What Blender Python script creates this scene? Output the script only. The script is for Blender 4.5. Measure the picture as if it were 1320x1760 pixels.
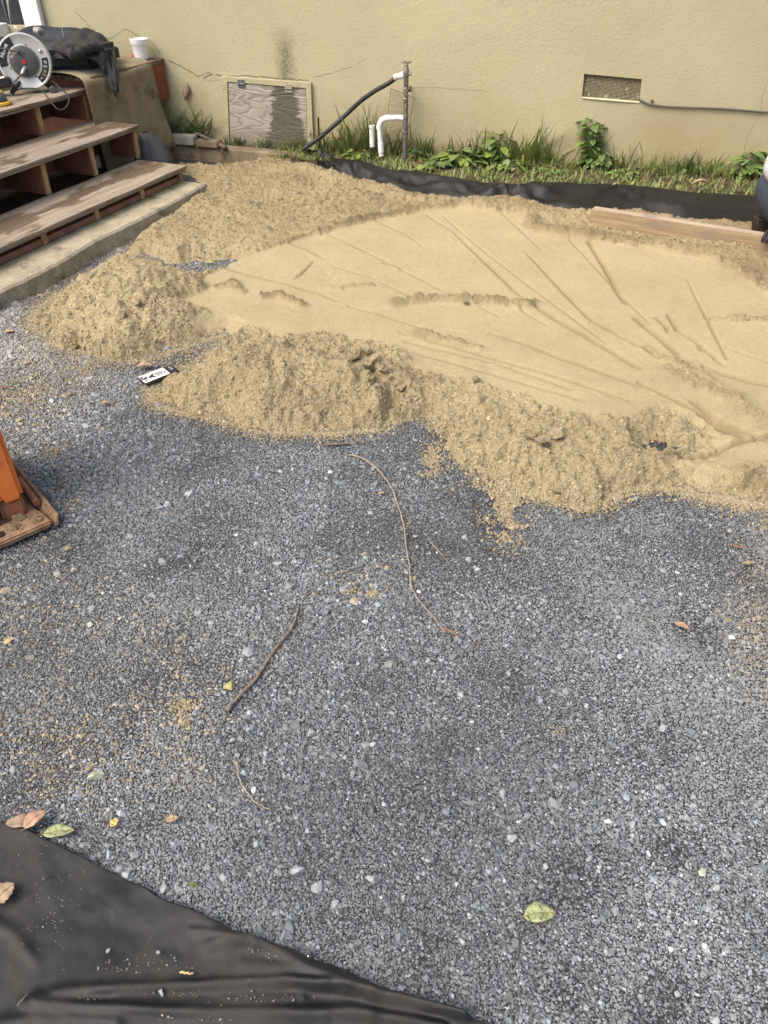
import bpy, bmesh, math, random
import numpy as np
from mathutils import Vector
random.seed(7); rng = np.random.default_rng(11)
scene = bpy.context.scene
for o in list(bpy.data.objects): bpy.data.objects.remove(o)
COL = scene.collection
# ------------------------------------------------------------------ camera
FPX, PITCH, CAMH = 1322.0, math.radians(38.5), 1.5
cam = bpy.data.objects.new('camera', bpy.data.cameras.new('camera')); COL.objects.link(cam)
cam.location = (0, 0, CAMH); cam.rotation_euler = (math.pi/2-PITCH, 0, 0)
cam.data.sensor_fit = 'VERTICAL'; cam.data.sensor_height = 36; cam.data.lens = 36*FPX/1760
cam.data.clip_start = .02; cam.data.clip_end = 400
scene.camera = cam
# ------------------------------------------------------------------ world, sun, exposure
SUN_EL, SUN_AZ = math.radians(54), math.radians(-125)     # azimuth measured from +Y clockwise (towards +X)
world = bpy.data.worlds.new('World'); scene.world = world; world.use_nodes = True
wn = world.node_tree; wn.nodes.clear()
sky = wn.nodes.new('ShaderNodeTexSky'); sky.sky_type = 'NISHITA'; sky.sun_disc = False
sky.sun_elevation = SUN_EL; sky.sun_rotation = SUN_AZ; sky.air_density = 1.0; sky.dust_density = 6.0; sky.ozone_density = .6
bgn = wn.nodes.new('ShaderNodeBackground'); bgn.inputs['Strength'].default_value = .15
wo = wn.nodes.new('ShaderNodeOutputWorld')
wn.links.new(sky.outputs[0], bgn.inputs[0]); wn.links.new(bgn.outputs[0], wo.inputs[0])
sl = bpy.data.lights.new('sun', 'SUN'); sl.energy = 1.1; sl.angle = math.radians(42); sl.color = (1, .98, .95)
sun = bpy.data.objects.new('sun', sl); COL.objects.link(sun)
sd_ = Vector((math.sin(SUN_AZ)*math.cos(SUN_EL), math.cos(SUN_AZ)*math.cos(SUN_EL), math.sin(SUN_EL)))
sun.rotation_euler = sd_.to_track_quat('Z', 'Y').to_euler(); sun.location = (-3, -3, 6)
scene.view_settings.view_transform = 'Standard'; scene.view_settings.look = 'None'
scene.view_settings.gamma = 1; scene.view_settings.use_curve_mapping = False
scene.view_settings.exposure = 0.97
scene.render.engine = 'CYCLES'
# ------------------------------------------------------------------ places: pixels of the photograph measured onto real planes
cp, sp_ = math.cos(PITCH), math.sin(PITCH)
C0 = np.array([0, 0, CAMH])
def ray(u, v):
    x = (u-660)/FPX; y = (880-v)/FPX
    return np.array([x, cp+y*sp_, -sp_+y*cp])
def P(u, v, z=0.0):
    r = ray(u, v); return C0+(z-CAMH)/r[2]*r
WA, WB = P(450, 250, .1), P(1290, 300, .1)
WV = (WB-WA)/np.linalg.norm(WB-WA); WN = np.array([WV[1], -WV[0], 0])
def W(u, v, off=0.0):
    r = ray(u, v); return C0+(((WA+WN*off-C0)@WN)/(r@WN))*r
def WS(s, z, off=0.0): return np.array([WA[0], WA[1], 0])+WV*s+WN*off+np.array([0, 0, z])
def sz(u, v): q = W(u, v); return (q-WA)@WV, q[2]
SO = P(317, 312, .08); STH = math.radians(22.3)
EV = np.array([math.sin(STH), math.cos(STH), 0]); DV = np.array([math.cos(STH), -math.sin(STH), 0])
def S(d, e, z): return np.array([SO[0], SO[1], 0])+DV*d+EV*e+np.array([0, 0, z])
def project(x, y, z):
    Z = y*cp-(z-CAMH)*sp_; Y = y*sp_+(z-CAMH)*cp
    return 660+FPX*x/Z, 880-FPX*Y/Z
# ------------------------------------------------------------------ numpy noise
_tab = np.random.default_rng(3).random((256, 256))
def vnoise(x, y, s, seed=0):
    x = x/s+seed*17.31+500; y = y/s+seed*9.77+500
    xi = np.floor(x).astype(int); yi = np.floor(y).astype(int); fx = x-xi; fy = y-yi
    fx = fx*fx*(3-2*fx); fy = fy*fy*(3-2*fy)
    a = _tab[xi & 255, yi & 255]; b = _tab[(xi+1) & 255, yi & 255]; c = _tab[xi & 255, (yi+1) & 255]; d = _tab[(xi+1) & 255, (yi+1) & 255]
    return ((a*(1-fx)+b*fx)*(1-fy)+(c*(1-fx)+d*fx)*fy)*2-1
def rnoise(x, y, s, seed=0):
    c, t = math.cos(.6+seed), math.sin(.6+seed)
    return vnoise(x*c-y*t, x*t+y*c, s, seed)
def fbm(x, y, s, n=4, seed=0, g=.5):
    r = 0; a = 1
    for k in range(n): r = r+a*rnoise(x, y, s/2**k, seed+k*3); a *= g
    return r
def sstep(t): t = np.clip(t, 0, 1); return t*t*(3-2*t)
def segdist(x, y, pts):
    """distance to polyline and interpolated third value"""
    best = np.full(x.shape, 1e9); val = np.zeros(x.shape)
    for a, b in zip(pts[:-1], pts[1:]):
        dx, dy = b[0]-a[0], b[1]-a[1]; L = dx*dx+dy*dy+1e-12
        t = np.clip(((x-a[0])*dx+(y-a[1])*dy)/L, 0, 1)
        d = np.hypot(x-a[0]-t*dx, y-a[1]-t*dy); m = d < best
        best = np.where(m, d, best); val = np.where(m, a[2]+(b[2]-a[2])*t, val)
    return best, val
def polysd(x, y, pts):
    """signed distance, positive inside"""
    pp = [(p[0], p[1], 0) for p in pts]+[(pts[0][0], pts[0][1], 0)]
    d, _ = segdist(x, y, pp); ins = np.zeros(x.shape, bool)
    for a, b in zip(pp[:-1], pp[1:]):
        c = ((a[1] > y) != (b[1] > y)) & (x < (b[0]-a[0])*(y-a[1])/((b[1]-a[1]) or 1e-12)+a[0]); ins ^= c
    return np.where(ins, d, -d)
# ------------------------------------------------------------------ objects
def tag(o, label=None, cat=None, group=None, kind=None):
    if label: o['label'] = label
    if cat: o['category'] = cat
    if group: o['group'] = group
    if kind: o['kind'] = kind
    return o
def thing(name, loc, label, cat, group=None):
    o = bpy.data.objects.new(name, None); COL.objects.link(o); o.location = tuple(loc); o.empty_display_size = .05
    return tag(o, label, cat, group)
def wloc(o):
    v = Vector((0, 0, 0))
    while o is not None: v = v+Vector(o.location); o = o.parent
    return np.array(v)
def link(name, me, parent=None, origin=None):
    o = bpy.data.objects.new(name, me); COL.objects.link(o)
    base = wloc(parent) if parent else np.zeros(3)
    org = np.array(origin) if origin is not None else (base if parent else np.zeros(3))
    if org.any():
        n = len(me.vertices); co = np.empty(n*3); me.vertices.foreach_get('co', co)
        me.vertices.foreach_set('co', (co.reshape(-1, 3)-org).ravel())
    o.location = tuple(org-base); o.parent = parent
    return o
def nrm(v): v = np.array(v, float); return v/(np.linalg.norm(v)+1e-12)
class MB:
    def __init__(s): s.v = []; s.f = []
    def add(s, vs, fs):
        k = len(s.v); s.v += [tuple(map(float, v)) for v in vs]; s.f += [tuple(i+k for i in f) for f in fs]; return s
    def hexa(s, b, t):
        return s.add(list(b)+list(t), [(3, 2, 1, 0), (4, 5, 6, 7), (0, 1, 5, 4), (1, 2, 6, 5), (2, 3, 7, 6), (3, 0, 4, 7)])
    def box(s, o, a, b, c):
        o, a, b, c = map(np.array, (o, a, b, c)); B = [o, o+a, o+a+b, o+b]; return s.hexa(B, [q+c for q in B])
    def tube(s, pts, r, n=10, cap=True, sq=1.0):
        pts = [np.array(p, float) for p in pts]; m = len(pts); R = r if hasattr(r, '__len__') else [r]*m
        t0 = nrm(pts[1]-pts[0]); up = np.array([0, 0, 1.]) if abs(t0[2]) < .9 else np.array([1., 0, 0])
        x = nrm(np.cross(t0, up)); V = []; Fs = []
        for i, p in enumerate(pts):
            t = nrm(pts[min(i+1, m-1)]-pts[max(i-1, 0)]); x = nrm(x-t*(x@t)); y = np.cross(t, x)
            for k in range(n):
                a = 2*math.pi*k/n; V.append(p+R[i]*(math.cos(a)*x+sq*math.sin(a)*y))
        for i in range(m-1):
            for k in range(n): Fs.append((i*n+k, i*n+(k+1) % n, (i+1)*n+(k+1) % n, (i+1)*n+k))
        if cap: Fs.append(tuple(range(n))[::-1]); Fs.append(tuple((m-1)*n+k for k in range(n)))
        return s.add(V, Fs)
    def lathe(s, o, ax, prof, n=32, cap=True):
        ax = nrm(ax); up = np.array([0, 0, 1.]) if abs(ax[2]) < .9 else np.array([0, 1., 0])
        x = nrm(np.cross(ax, up)); y = np.cross(ax, x); V = []; Fs = []; o = np.array(o)
        for r, h in prof:
            for k in range(n): a = 2*math.pi*k/n; V.append(o+ax*h+r*(math.cos(a)*x+math.sin(a)*y))
        for i in range(len(prof)-1):
            for k in range(n): Fs.append((i*n+k, i*n+(k+1) % n, (i+1)*n+(k+1) % n, (i+1)*n+k))
        if cap: Fs.append(tuple(range(n))[::-1]); Fs.append(tuple((len(prof)-1)*n+k for k in range(n)))
        return s.add(V, Fs)
    def prism(s, poly, up):
        n = len(poly); up = np.array(up); V = [np.array(p) for p in poly]+[np.array(p)+up for p in poly]
        return s.add(V, [tuple(range(n))[::-1], tuple(range(n, 2*n))]+[(i, (i+1) % n, n+(i+1) % n, n+i) for i in range(n)])
    def grid(s, pts2d):
        r = len(pts2d); c = len(pts2d[0]); V = [p for row in pts2d for p in row]
        return s.add(V, [(i*c+j, i*c+j+1, (i+1)*c+j+1, (i+1)*c+j) for i in range(r-1) for j in range(c-1)])
    def mesh(s, name, mat=None, smooth=False, bevel=0, seg=1):
        me = bpy.data.meshes.new(name); me.from_pydata(s.v, [], s.f); me.validate()
        bm = bmesh.new(); bm.from_mesh(me); bmesh.ops.recalc_face_normals(bm, faces=bm.faces)
        if bevel:
            bmesh.ops.bevel(bm, geom=[e for e in bm.edges if e.is_manifold and e.calc_face_angle(0) > .6], offset=bevel, segments=seg, affect='EDGES', clamp_overlap=True)
        bm.to_mesh(me); bm.free()
        if smooth:
            me.polygons.foreach_set('use_smooth', [True]*len(me.polygons))
            if smooth != 'all': me.set_sharp_from_angle(angle=math.radians(40))
        if mat: me.materials.append(mat)
        return me
    def build(s, name, mat=None, parent=None, smooth=False, bevel=0, seg=1, origin=None, thick=0):
        o = link(name, s.mesh(name, mat, smooth, bevel, seg), parent, origin)
        if thick:
            m = o.modifiers.new('s', 'SOLIDIFY'); m.thickness = thick; m.offset = 0
        return o
def clone(o, loc=None):
    c = o.copy(); COL.objects.link(c)
    if loc is not None: c.location = tuple(loc)
    for ch in o.children:
        d = ch.copy(); COL.objects.link(d); d.parent = c
        for g in ch.children: h = g.copy(); COL.objects.link(h); h.parent = d
    return c
def smooth_curve(pts, n=8):
    """Catmull-Rom"""
    pts = [np.array(p, float) for p in pts]; out = []
    q = [2*pts[0]-pts[1]]+pts+[2*pts[-1]-pts[-2]]
    for i in range(1, len(q)-2):
        for k in range(n):
            t = k/n; a, b, c, d = q[i-1], q[i], q[i+1], q[i+2]
            out.append(.5*(2*b+(c-a)*t+(2*a-5*b+4*c-d)*t*t+(3*b-a-3*c+d)*t**3))
    out.append(pts[-1]); return out
# ------------------------------------------------------------------ materials
def newmat(name):
    m = bpy.data.materials.new(name); m.use_nodes = True; nt = m.node_tree; b = nt.nodes['Principled BSDF']; return m, nt, b
def nd(nt, typ, ins=None, **kw):
    n = nt.nodes.new(typ)
    for k, v in kw.items(): setattr(n, k, v)
    for k, v in (ins or {}).items():
        if isinstance(v, bpy.types.NodeSocket): nt.links.new(v, n.inputs[k])
        else: n.inputs[k].default_value = v
    return n
def rgb(c): return (c[0], c[1], c[2], 1)
def mixc(nt, f, a, b, blend='MIX'):
    n = nt.nodes.new('ShaderNodeMix'); n.data_type = 'RGBA'; n.blend_type = blend
    for idx, v in ((0, f), (6, a), (7, b)):
        if isinstance(v, bpy.types.NodeSocket): nt.links.new(v, n.inputs[idx])
        else: n.inputs[idx].default_value = v if idx == 0 else rgb(v)
    return n.outputs[2]
def ramp(nt, src, p0, p1, v0=0., v1=1.):
    return nd(nt, 'ShaderNodeMapRange', {0: src, 1: p0, 2: p1, 3: v0, 4: v1}).outputs[0]
def math_(nt, op, a, b=0.):
    return nd(nt, 'ShaderNodeMath', {0: a, 1: b}, operation=op).outputs[0]
def coords(nt, kind='world', scale=(1, 1, 1), rot=0.):
    if kind == 'world': src = nt.nodes.new('ShaderNodeNewGeometry').outputs['Position']
    else: src = nt.nodes.new('ShaderNodeTexCoord').outputs[kind]
    r = nd(nt, 'ShaderNodeVectorRotate', {'Vector': src, 'Angle': rot}, rotation_type='Z_AXIS').outputs[0]
    return nd(nt, 'ShaderNodeVectorMath', {0: r, 1: scale}, operation='MULTIPLY').outputs[0]
def noise(nt, vec, scale, detail=5, rough=.6, dist=0.):
    return nd(nt, 'ShaderNodeTexNoise', {'Vector': vec, 'Scale': scale, 'Detail': detail, 'Roughness': rough, 'Distortion': dist}).outputs[0]
def bump(nt, b, h, strength, dist=.002, normal=None):
    n = nd(nt, 'ShaderNodeBump', {'Height': h, 'Strength': strength, 'Distance': dist})
    if normal is not None: nt.links.new(normal, n.inputs['Normal'])
    nt.links.new(n.outputs[0], b.inputs['Normal']); return n.outputs[0]
def mat(name, c1, c2=None, scale=20, rough=.8, bmp=.3, bs=150, bd=.002, spec=.3, metal=0., speck=None, dirt=None, coord='world', sc=(1, 1, 1), rot=0., p=(.35, .65), sheen=0.):
    m, nt, b = newmat(name); co = coords(nt, coord, sc, rot)
    c2 = c2 or tuple(x*.7 for x in c1)
    col = mixc(nt, ramp(nt, noise(nt, co, scale), *p), c1, c2)
    if speck: col = mixc(nt, ramp(nt, noise(nt, co, speck[1], 2, .5), .6, .68), col, speck[0])
    if dirt: col = mixc(nt, ramp(nt, noise(nt, co, dirt[1], 6, .7), dirt[2], dirt[2]+.12), col, dirt[0])
    nt.links.new(col, b.inputs['Base Color']); b.inputs['Roughness'].default_value = rough
    b.inputs['Specular IOR Level'].default_value = spec; b.inputs['Metallic'].default_value = metal
    if sheen: b.inputs['Sheen Weight'].default_value = sheen
    if bmp: bump(nt, b, noise(nt, co, bs, 4, .6), bmp, bd)
    return m
def wood(name, c1, c2, axis, scale=60, stretch=.06, wet=None, rough=.75, fray=None):
    """grain that runs along the angle 'axis' (radians from +X) in plan"""
    m, nt, b = newmat(name); co = coords(nt, 'world', (stretch, 1, 1), -axis)
    n1 = noise(nt, co, scale, 6, .65, .6); col = mixc(nt, ramp(nt, n1, .32, .68), c1, c2)
    n2 = noise(nt, coords(nt, 'world', (.35, 1, 1), -axis), 7, 5, .6)
    b.inputs['Roughness'].default_value = rough
    if wet:
        f = ramp(nt, n2, wet[1], wet[1]+.05); col = mixc(nt, f, col, wet[0])
        nt.links.new(ramp(nt, f, 0, 1, rough, .38), b.inputs['Roughness'])
    grit = ramp(nt, noise(nt, coords(nt), 90, 4, .7), .6, .72); col = mixc(nt, math_(nt, 'MULTIPLY', grit, .5), col, (.05, .035, .022))
    nt.links.new(col, b.inputs['Base Color']); bump(nt, b, n1, .35, .002); return m
M = {}
M['pale_wood'] = wood('pale_wood', (.28, .235, .185), (.165, .13, .098), math.pi/2-STH, 70, .05, wet=((.12, .088, .06), .52))
M['pale_wood2'] = wood('pale_wood_two', (.33, .27, .20), (.18, .14, .10), math.pi/2-STH, 60, .05, wet=((.135, .10, .066), .51))
M['ply_edge'] = wood('ply_edge', (.24, .215, .175), (.14, .11, .08), math.pi/2-STH, 90, .05)
M['post_wood'] = mat('post_wood', (.42, .29, .14), (.20, .12, .05), 30, .8, .3, sc=(1, 1, .25), dirt=((.08, .05, .03), 25, .55))
M['red_wood'] = mat('red_wood', (.26, .11, .065), (.17, .07, .045), 12, .7, .3, 80, dirt=((.16, .10, .065), 8, .58))
M['fascia'] = mat('fascia_wood', (.24, .115, .075), (.15, .075, .05), 9, .75, .3, 80, dirt=((.25, .18, .12), 10, .55))
M['redboard'] = mat('red_board', (.22, .065, .03), (.14, .04, .02), 9, .6, .2, 70, dirt=((.08, .04, .03), 12, .62))
M['deckboard'] = mat('deck_board', (.15, .11, .08), (.07, .05, .035), 25, .8, .5)
M['concrete'] = mat('concrete', (.34, .30, .21), (.22, .19, .13), 9, .9, .6, 90, .004, speck=((.45, .42, .34), 120), dirt=((.13, .11, .08), 6, .55))
M['curb_concrete'] = mat('curb_concrete', (.22, .17, .11), (.12, .095, .06), 8, .95, .6, 90, .004, dirt=((.07, .055, .04), 7, .56))
M['block'] = mat('block', (.30, .28, .23), (.20, .19, .15), 14, .95, .6, 120, .003)
M['cloth_tan'] = mat('tan_felt', (.24, .19, .10), (.14, .105, .05), 7, .95, .6, 60, .006, dirt=((.07, .055, .025), 4, .54), sheen=.2)
M['foam'] = mat('grey_pad', (.036, .038, .042), (.028, .029, .032), 30, .7, .2, 200)
M['jacket'] = mat('jacket', (.030, .030, .031), (.020, .020, .021), 30, .85, .3, 300, .001)
M['bag'] = mat('bag_fabric', (.022, .027, .035), (.015, .018, .024), 30, .7, .3, 300, .001)
M['white_foam'] = mat('white_foam', (.80, .80, .80), (.74, .74, .75), 40, .6, .1)
M['white_paint'] = mat('white_paint', (.80, .80, .79), (.72, .72, .70), 8, .5, .1)
M['pvc'] = mat('pvc', (.80, .80, .77), (.66, .66, .60), 30, .45, .1, dirt=((.25, .24, .17), 25, .62))
M['galv'] = mat('galvanised_pipe', (.20, .185, .17), (.10, .085, .075), 50, .5, .4, metal=.5, speck=((.55, .54, .5), 110))
M['brass'] = mat('faucet_metal', (.42, .40, .34), (.2, .18, .14), 60, .4, .2, metal=.8)
M['rubber'] = mat('black_rubber', (.028, .030, .030), (.02, .02, .02), 60, .5, .1)
M['cable'] = mat('cable', (.12, .115, .10), (.07, .065, .055), 60, .5, .1)
M['rust'] = mat('rusty_steel', (.14, .09, .06), (.08, .05, .035), 60, .8, .4)
M['steel'] = mat('zinc_steel', (.50, .50, .50), (.38, .38, .38), 60, .35, .1, metal=.8)
M['reel_steel'] = mat('reel_steel', (.52, .53, .50), (.42, .43, .40), 10, .42, .15, metal=.35, dirt=((.2, .19, .17), 12, .62))
M['black_plastic'] = mat('black_plastic', (.022, .023, .025), (.018, .018, .019), 60, .4, .1)
M['grey_plastic'] = mat('grey_plastic', (.075, .075, .078), (.06, .06, .062), 60, .45, .1)
M['white_print'] = mat('white_print', (.78, .78, .76), (.7, .7, .7), 60, .5, 0)
M['yellow_plastic'] = mat('yellow_plastic', (.62, .36, .05), (.5, .28, .04), 40, .5, .1)
M['yellow_print'] = mat('yellow_print', (.6, .6, .2), (.5, .5, .2), 40, .5, 0)
M['red_plastic'] = mat('red_plastic', (.5, .03, .04), (.4, .02, .03), 40, .4, 0)
M['orange'] = mat('orange_plastic', (.80, .22, .05), (.72, .18, .04), 6, .42, .08, 60, dirt=((.42, .13, .05), 11, .60))
M['orange_dusty'] = mat('dusty_orange', (.40, .14, .07), (.26, .11, .07), 14, .8, .3, 90, dirt=((.20, .12, .08), 14, .52))
M['plate'] = mat('muddy_rust_plate', (.30, .19, .11), (.17, .10, .06), 22, .8, .6, 70, .004, dirt=((.36, .17, .10), 12, .56), speck=((.12, .08, .05), 40))
M['mud'] = mat('mud', (.22, .16, .09), (.12, .09, .05), 60, .9, .8, 90, .004)
M['lumber'] = wood('lumber', (.36, .265, .155), (.19, .125, .07), math.atan2(-.435, .824), 60, .04, wet=((.22, .17, .115), .56))
M['lumber_top'] = wood('lumber_top', (.42, .34, .25), (.26, .20, .14), math.atan2(-.435, .824), 70, .05, wet=((.20, .18, .16), .55))
M['denim'] = mat('denim', (.050, .062, .085), (.035, .043, .06), 30, .85, .3, 400, .001)
M['shirt'] = mat('shirt', (.55, .54, .55), (.45, .44, .45), 30, .9, .3, 300, .001)
M['glove'] = mat('glove', (.025, .027, .032), (.018, .02, .022), 60, .7, .3)
M['skin'] = mat('skin', (.42, .25, .17), (.38, .22, .15), 20, .55, .1)
M['hair'] = mat('hair', (.02, .015, .01), (.03, .02, .015), 80, .6, .5)
M['boot'] = mat('boot', (.05, .035, .022), (.03, .022, .015), 30, .7, .3)
M['twig'] = mat('twig_bark', (.21, .165, .115), (.115, .09, .065), 120, .85, .5, 200)
M['twig_pale'] = mat('twig_pale', (.30, .25, .19), (.19, .155, .115), 120, .85, .3, 200)
M['branch'] = mat('branch_bark', (.15, .12, .10), (.08, .065, .05), 60, .9, .6, 100)
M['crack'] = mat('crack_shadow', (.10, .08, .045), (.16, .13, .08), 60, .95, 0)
M['glass_dark'] = mat('dark_door_glass', (.03, .035, .04), (.025, .03, .035), 4, .25, 0)
M['grey_cloth'] = mat('grey_cloth', (.30, .29, .27), (.2, .195, .185), 10, .9, .3)
M['dark_void'] = mat('crawl_space', (.02, .018, .014), (.015, .013, .01), 10, 1, 0)
M['soil'] = mat('soil', (.045, .034, .022), (.09, .07, .045), 30, .95, 1, 80, .01)
# plants
def leafmat(name, c1, c2, scale=20, trans=.25, rough=.5):
    m, nt, b = newmat(name)
    oi = nt.nodes.new('ShaderNodeObjectInfo').outputs['Random']
    col = mixc(nt, ramp(nt, noise(nt, coords(nt), scale, 3), .35, .65), c1, c2)
    hsv = nd(nt, 'ShaderNodeHueSaturation', {'Color': col, 'Value': ramp(nt, oi, 0, 1, .75, 1.25)})
    nt.links.new(hsv.outputs[0], b.inputs['Base Color']); b.inputs['Roughness'].default_value = rough
    tr = nt.nodes.new('ShaderNodeBsdfTranslucent'); nt.links.new(hsv.outputs[0], tr.inputs[0])
    mx = nt.nodes.new('ShaderNodeMixShader'); mx.inputs[0].default_value = trans
    nt.links.new(b.outputs[0], mx.inputs[1]); nt.links.new(tr.outputs[0], mx.inputs[2])
    nt.links.new(mx.outputs[0], nt.nodes['Material Output'].inputs[0]); return m
M['grass'] = leafmat('grass', (.17, .24, .06), (.25, .30, .10), 12)
M['grass_dark'] = leafmat('grass_dark', (.12, .185, .05), (.17, .23, .075), 12)
M['straw'] = leafmat('straw', (.30, .24, .10), (.20, .17, .06), 12)
M['weed'] = leafmat('weed_leaf', (.115, .185, .05), (.165, .235, .075), 25)
M['weed_yellow'] = leafmat('weed_leaf_yellow', (.22, .27, .05), (.15, .22, .05), 25)
M['strap_leaf'] = leafmat('strap_leaf', (.10, .18, .055), (.15, .24, .08), 25)
# leaf litter
def litter(name, a, b_, spot, thr=.58, scale=90): return mat(name, a, b_, 40, .6, .4, 150, .001, dirt=(spot, scale, thr))
M['lf_brown'] = litter('leaf_brown', (.27, .19, .13), (.19, .125, .085), (.14, .08, .05))
M['lf_orange'] = litter('leaf_orange', (.36, .22, .14), (.29, .17, .11), (.22, .10, .06), .62)
M['lf_green'] = litter('leaf_mottled', (.31, .32, .15), (.22, .25, .12), (.05, .06, .035), .50, 120)
M['lf_yellow'] = litter('leaf_yellow', (.52, .42, .12), (.42, .33, .1), (.2, .15, .06), .62)
M['lf_tan'] = litter('leaf_tan', (.33, .24, .15), (.25, .18, .11), (.16, .1, .06), .6)
M['lf_red'] = litter('leaf_red', (.26, .09, .06), (.18, .07, .05), (.1, .05, .04), .6)
M['lf_dgreen'] = litter('leaf_dark_green', (.10, .14, .04), (.07, .09, .03), (.04, .04, .03), .6)
# tinted instances
def tintmat(name, rough, bscale, bstr, bd, spec=.4, mult=(.75, 1.2), sc=400):
    m, nt, b = newmat(name); at = nd(nt, 'ShaderNodeAttribute', attribute_name='tint', attribute_type='INSTANCER').outputs['Color']
    co = coords(nt); n = noise(nt, co, sc, 3, .7)
    col = mixc(nt, 1., at, nd(nt, 'ShaderNodeCombineColor', {i: ramp(nt, n, .3, .7, *mult) for i in range(3)}).outputs[0], 'MULTIPLY')
    nt.links.new(col, b.inputs['Base Color']); b.inputs['Roughness'].default_value = rough; b.inputs['Specular IOR Level'].default_value = spec
    bump(nt, b, noise(nt, co, bscale, 3), bstr, bd); return m
M['stone'] = tintmat('stone', .58, 900, .5, .001, .35)
M['crumb'] = tintmat('sand_crumb', .95, 900, .8, .001, .1, (.8, 1.15), 900)
# wall stucco
m, nt, b = newmat('stucco'); co = coords(nt)
big = noise(nt, co, 1.6, 4, .55); fine = noise(nt, co, 55, 6, .75)
col = mixc(nt, ramp(nt, big, .35, .65), (.365, .336, .212), (.42, .388, .25))
zpos = nd(nt, 'ShaderNodeSeparateXYZ', {0: co}).outputs[2]
low = ramp(nt, math_(nt, 'ADD', zpos, ramp(nt, noise(nt, co, 5, 5, .6), 0, 1, -.28, .28)), .50, .08)
col = mixc(nt, math_(nt, 'MULTIPLY', low, .62), col, (.33, .25, .135))
col = mixc(nt, math_(nt, 'MULTIPLY', ramp(nt, noise(nt, co, 3.2, 6, .7), .52, .72), .35), col, (.36, .30, .17))
col = mixc(nt, math_(nt, 'MULTIPLY', ramp(nt, fine, .62, .8), .45), col, (.28, .22, .12))
sdot = nd(nt, 'ShaderNodeVectorMath', {0: co, 1: tuple(WV)}, operation='DOT_PRODUCT').outputs['Value']
def stain(col, s0, wid, z0, z1, c, k, seed):
    d = math_(nt, 'ABSOLUTE', math_(nt, 'SUBTRACT', sdot, float(WA@WV+s0)))
    d = math_(nt, 'ADD', d, ramp(nt, noise(nt, nd(nt, 'ShaderNodeVectorMath', {0: co, 1: (seed, 0, 0)}).outputs[0], 14, 5, .7), .2, .8, -.05, .05))
    f = math_(nt, 'MULTIPLY', ramp(nt, d, wid, 0), math_(nt, 'MULTIPLY', ramp(nt, zpos, z1, z1-.15), ramp(nt, zpos, z0, z0+.03)))
    f = math_(nt, 'MULTIPLY', f, ramp(nt, noise(nt, co, 90, 3, .8), .35, .62, .25, 1))
    return mixc(nt, math_(nt, 'MULTIPLY', f, k), col, c)
col = stain(col, sz(490, 100)[0], .09, .50, .86, (.10, .09, .06), 1.0, 1.)
col = stain(col, sz(340, 190)[0], .16, -.2, .50, (.22, .17, .09), .5, 2.)
col = stain(col, sz(1180, 220)[0], .5, -.2, .5, (.26, .19, .10), .45, 5.)
nt.links.new(col, b.inputs['Base Color']); b.inputs['Roughness'].default_value = .92; b.inputs['Specular IOR Level'].default_value = .15
n1 = bump(nt, b, noise(nt, co, 4, 3), .05, .05); bump(nt, b, fine, .75, .006, n1); M['stucco'] = m
# plywood hatch
m, nt, b = newmat('weathered_plywood'); co = coords(nt, 'world', (1, 1, 1), 0)
s_ = math_(nt, 'SUBTRACT', nd(nt, 'ShaderNodeVectorMath', {0: co, 1: tuple(WV)}, operation='DOT_PRODUCT').outputs['Value'], float(WA@WV))
z_ = nd(nt, 'ShaderNodeSeparateXYZ', {0: co}).outputs[2]
v = nd(nt, 'ShaderNodeCombineXYZ', {0: math_(nt, 'MULTIPLY', s_, .32), 1: z_, 2: 0.}).outputs[0]
nn_ = noise(nt, nd(nt, 'ShaderNodeVectorMath', {0: v, 1: (3.1, 1.7, 0)}).outputs[0], 6.5, 2.5, .45, .35)
gr = math_(nt, 'ABSOLUTE', math_(nt, 'SINE', math_(nt, 'MULTIPLY', nn_, 34.)))
col = mixc(nt, ramp(nt, gr, .0, .38), (.18, .158, .125), (.32, .29, .235))
col = mixc(nt, ramp(nt, noise(nt, v, 9, 5, .7), .5, .62), col, (.20, .17, .13))
edge = math_(nt, 'ADD', math_(nt, 'ABSOLUTE', math_(nt, 'SUBTRACT', s_, float(sz(493, 200)[0]))), ramp(nt, noise(nt, nd(nt, 'ShaderNodeCombineXYZ', {0: math_(nt, 'MULTIPLY', s_, 3.), 1: math_(nt, 'MULTIPLY', z_, 14.), 2: 0.}).outputs[0], 2, 5, .7), .2, .8, -.09, .06))
edge = math_(nt, 'ADD', edge, ramp(nt, z_, .35, .2, 0., -.05))
wetf = ramp(nt, edge, .085, .065); col = mixc(nt, wetf, col, mixc(nt, noise(nt, v, 60, 3), (.06, .05, .035), (.12, .11, .08)))
col = mixc(nt, ramp(nt, z_, .24, .12, 0., .5), col, (.13, .105, .065))
nt.links.new(col, b.inputs['Base Color']); b.inputs['Roughness'].default_value = .75; bump(nt, b, gr, .5, .004); M['plywood'] = m
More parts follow.
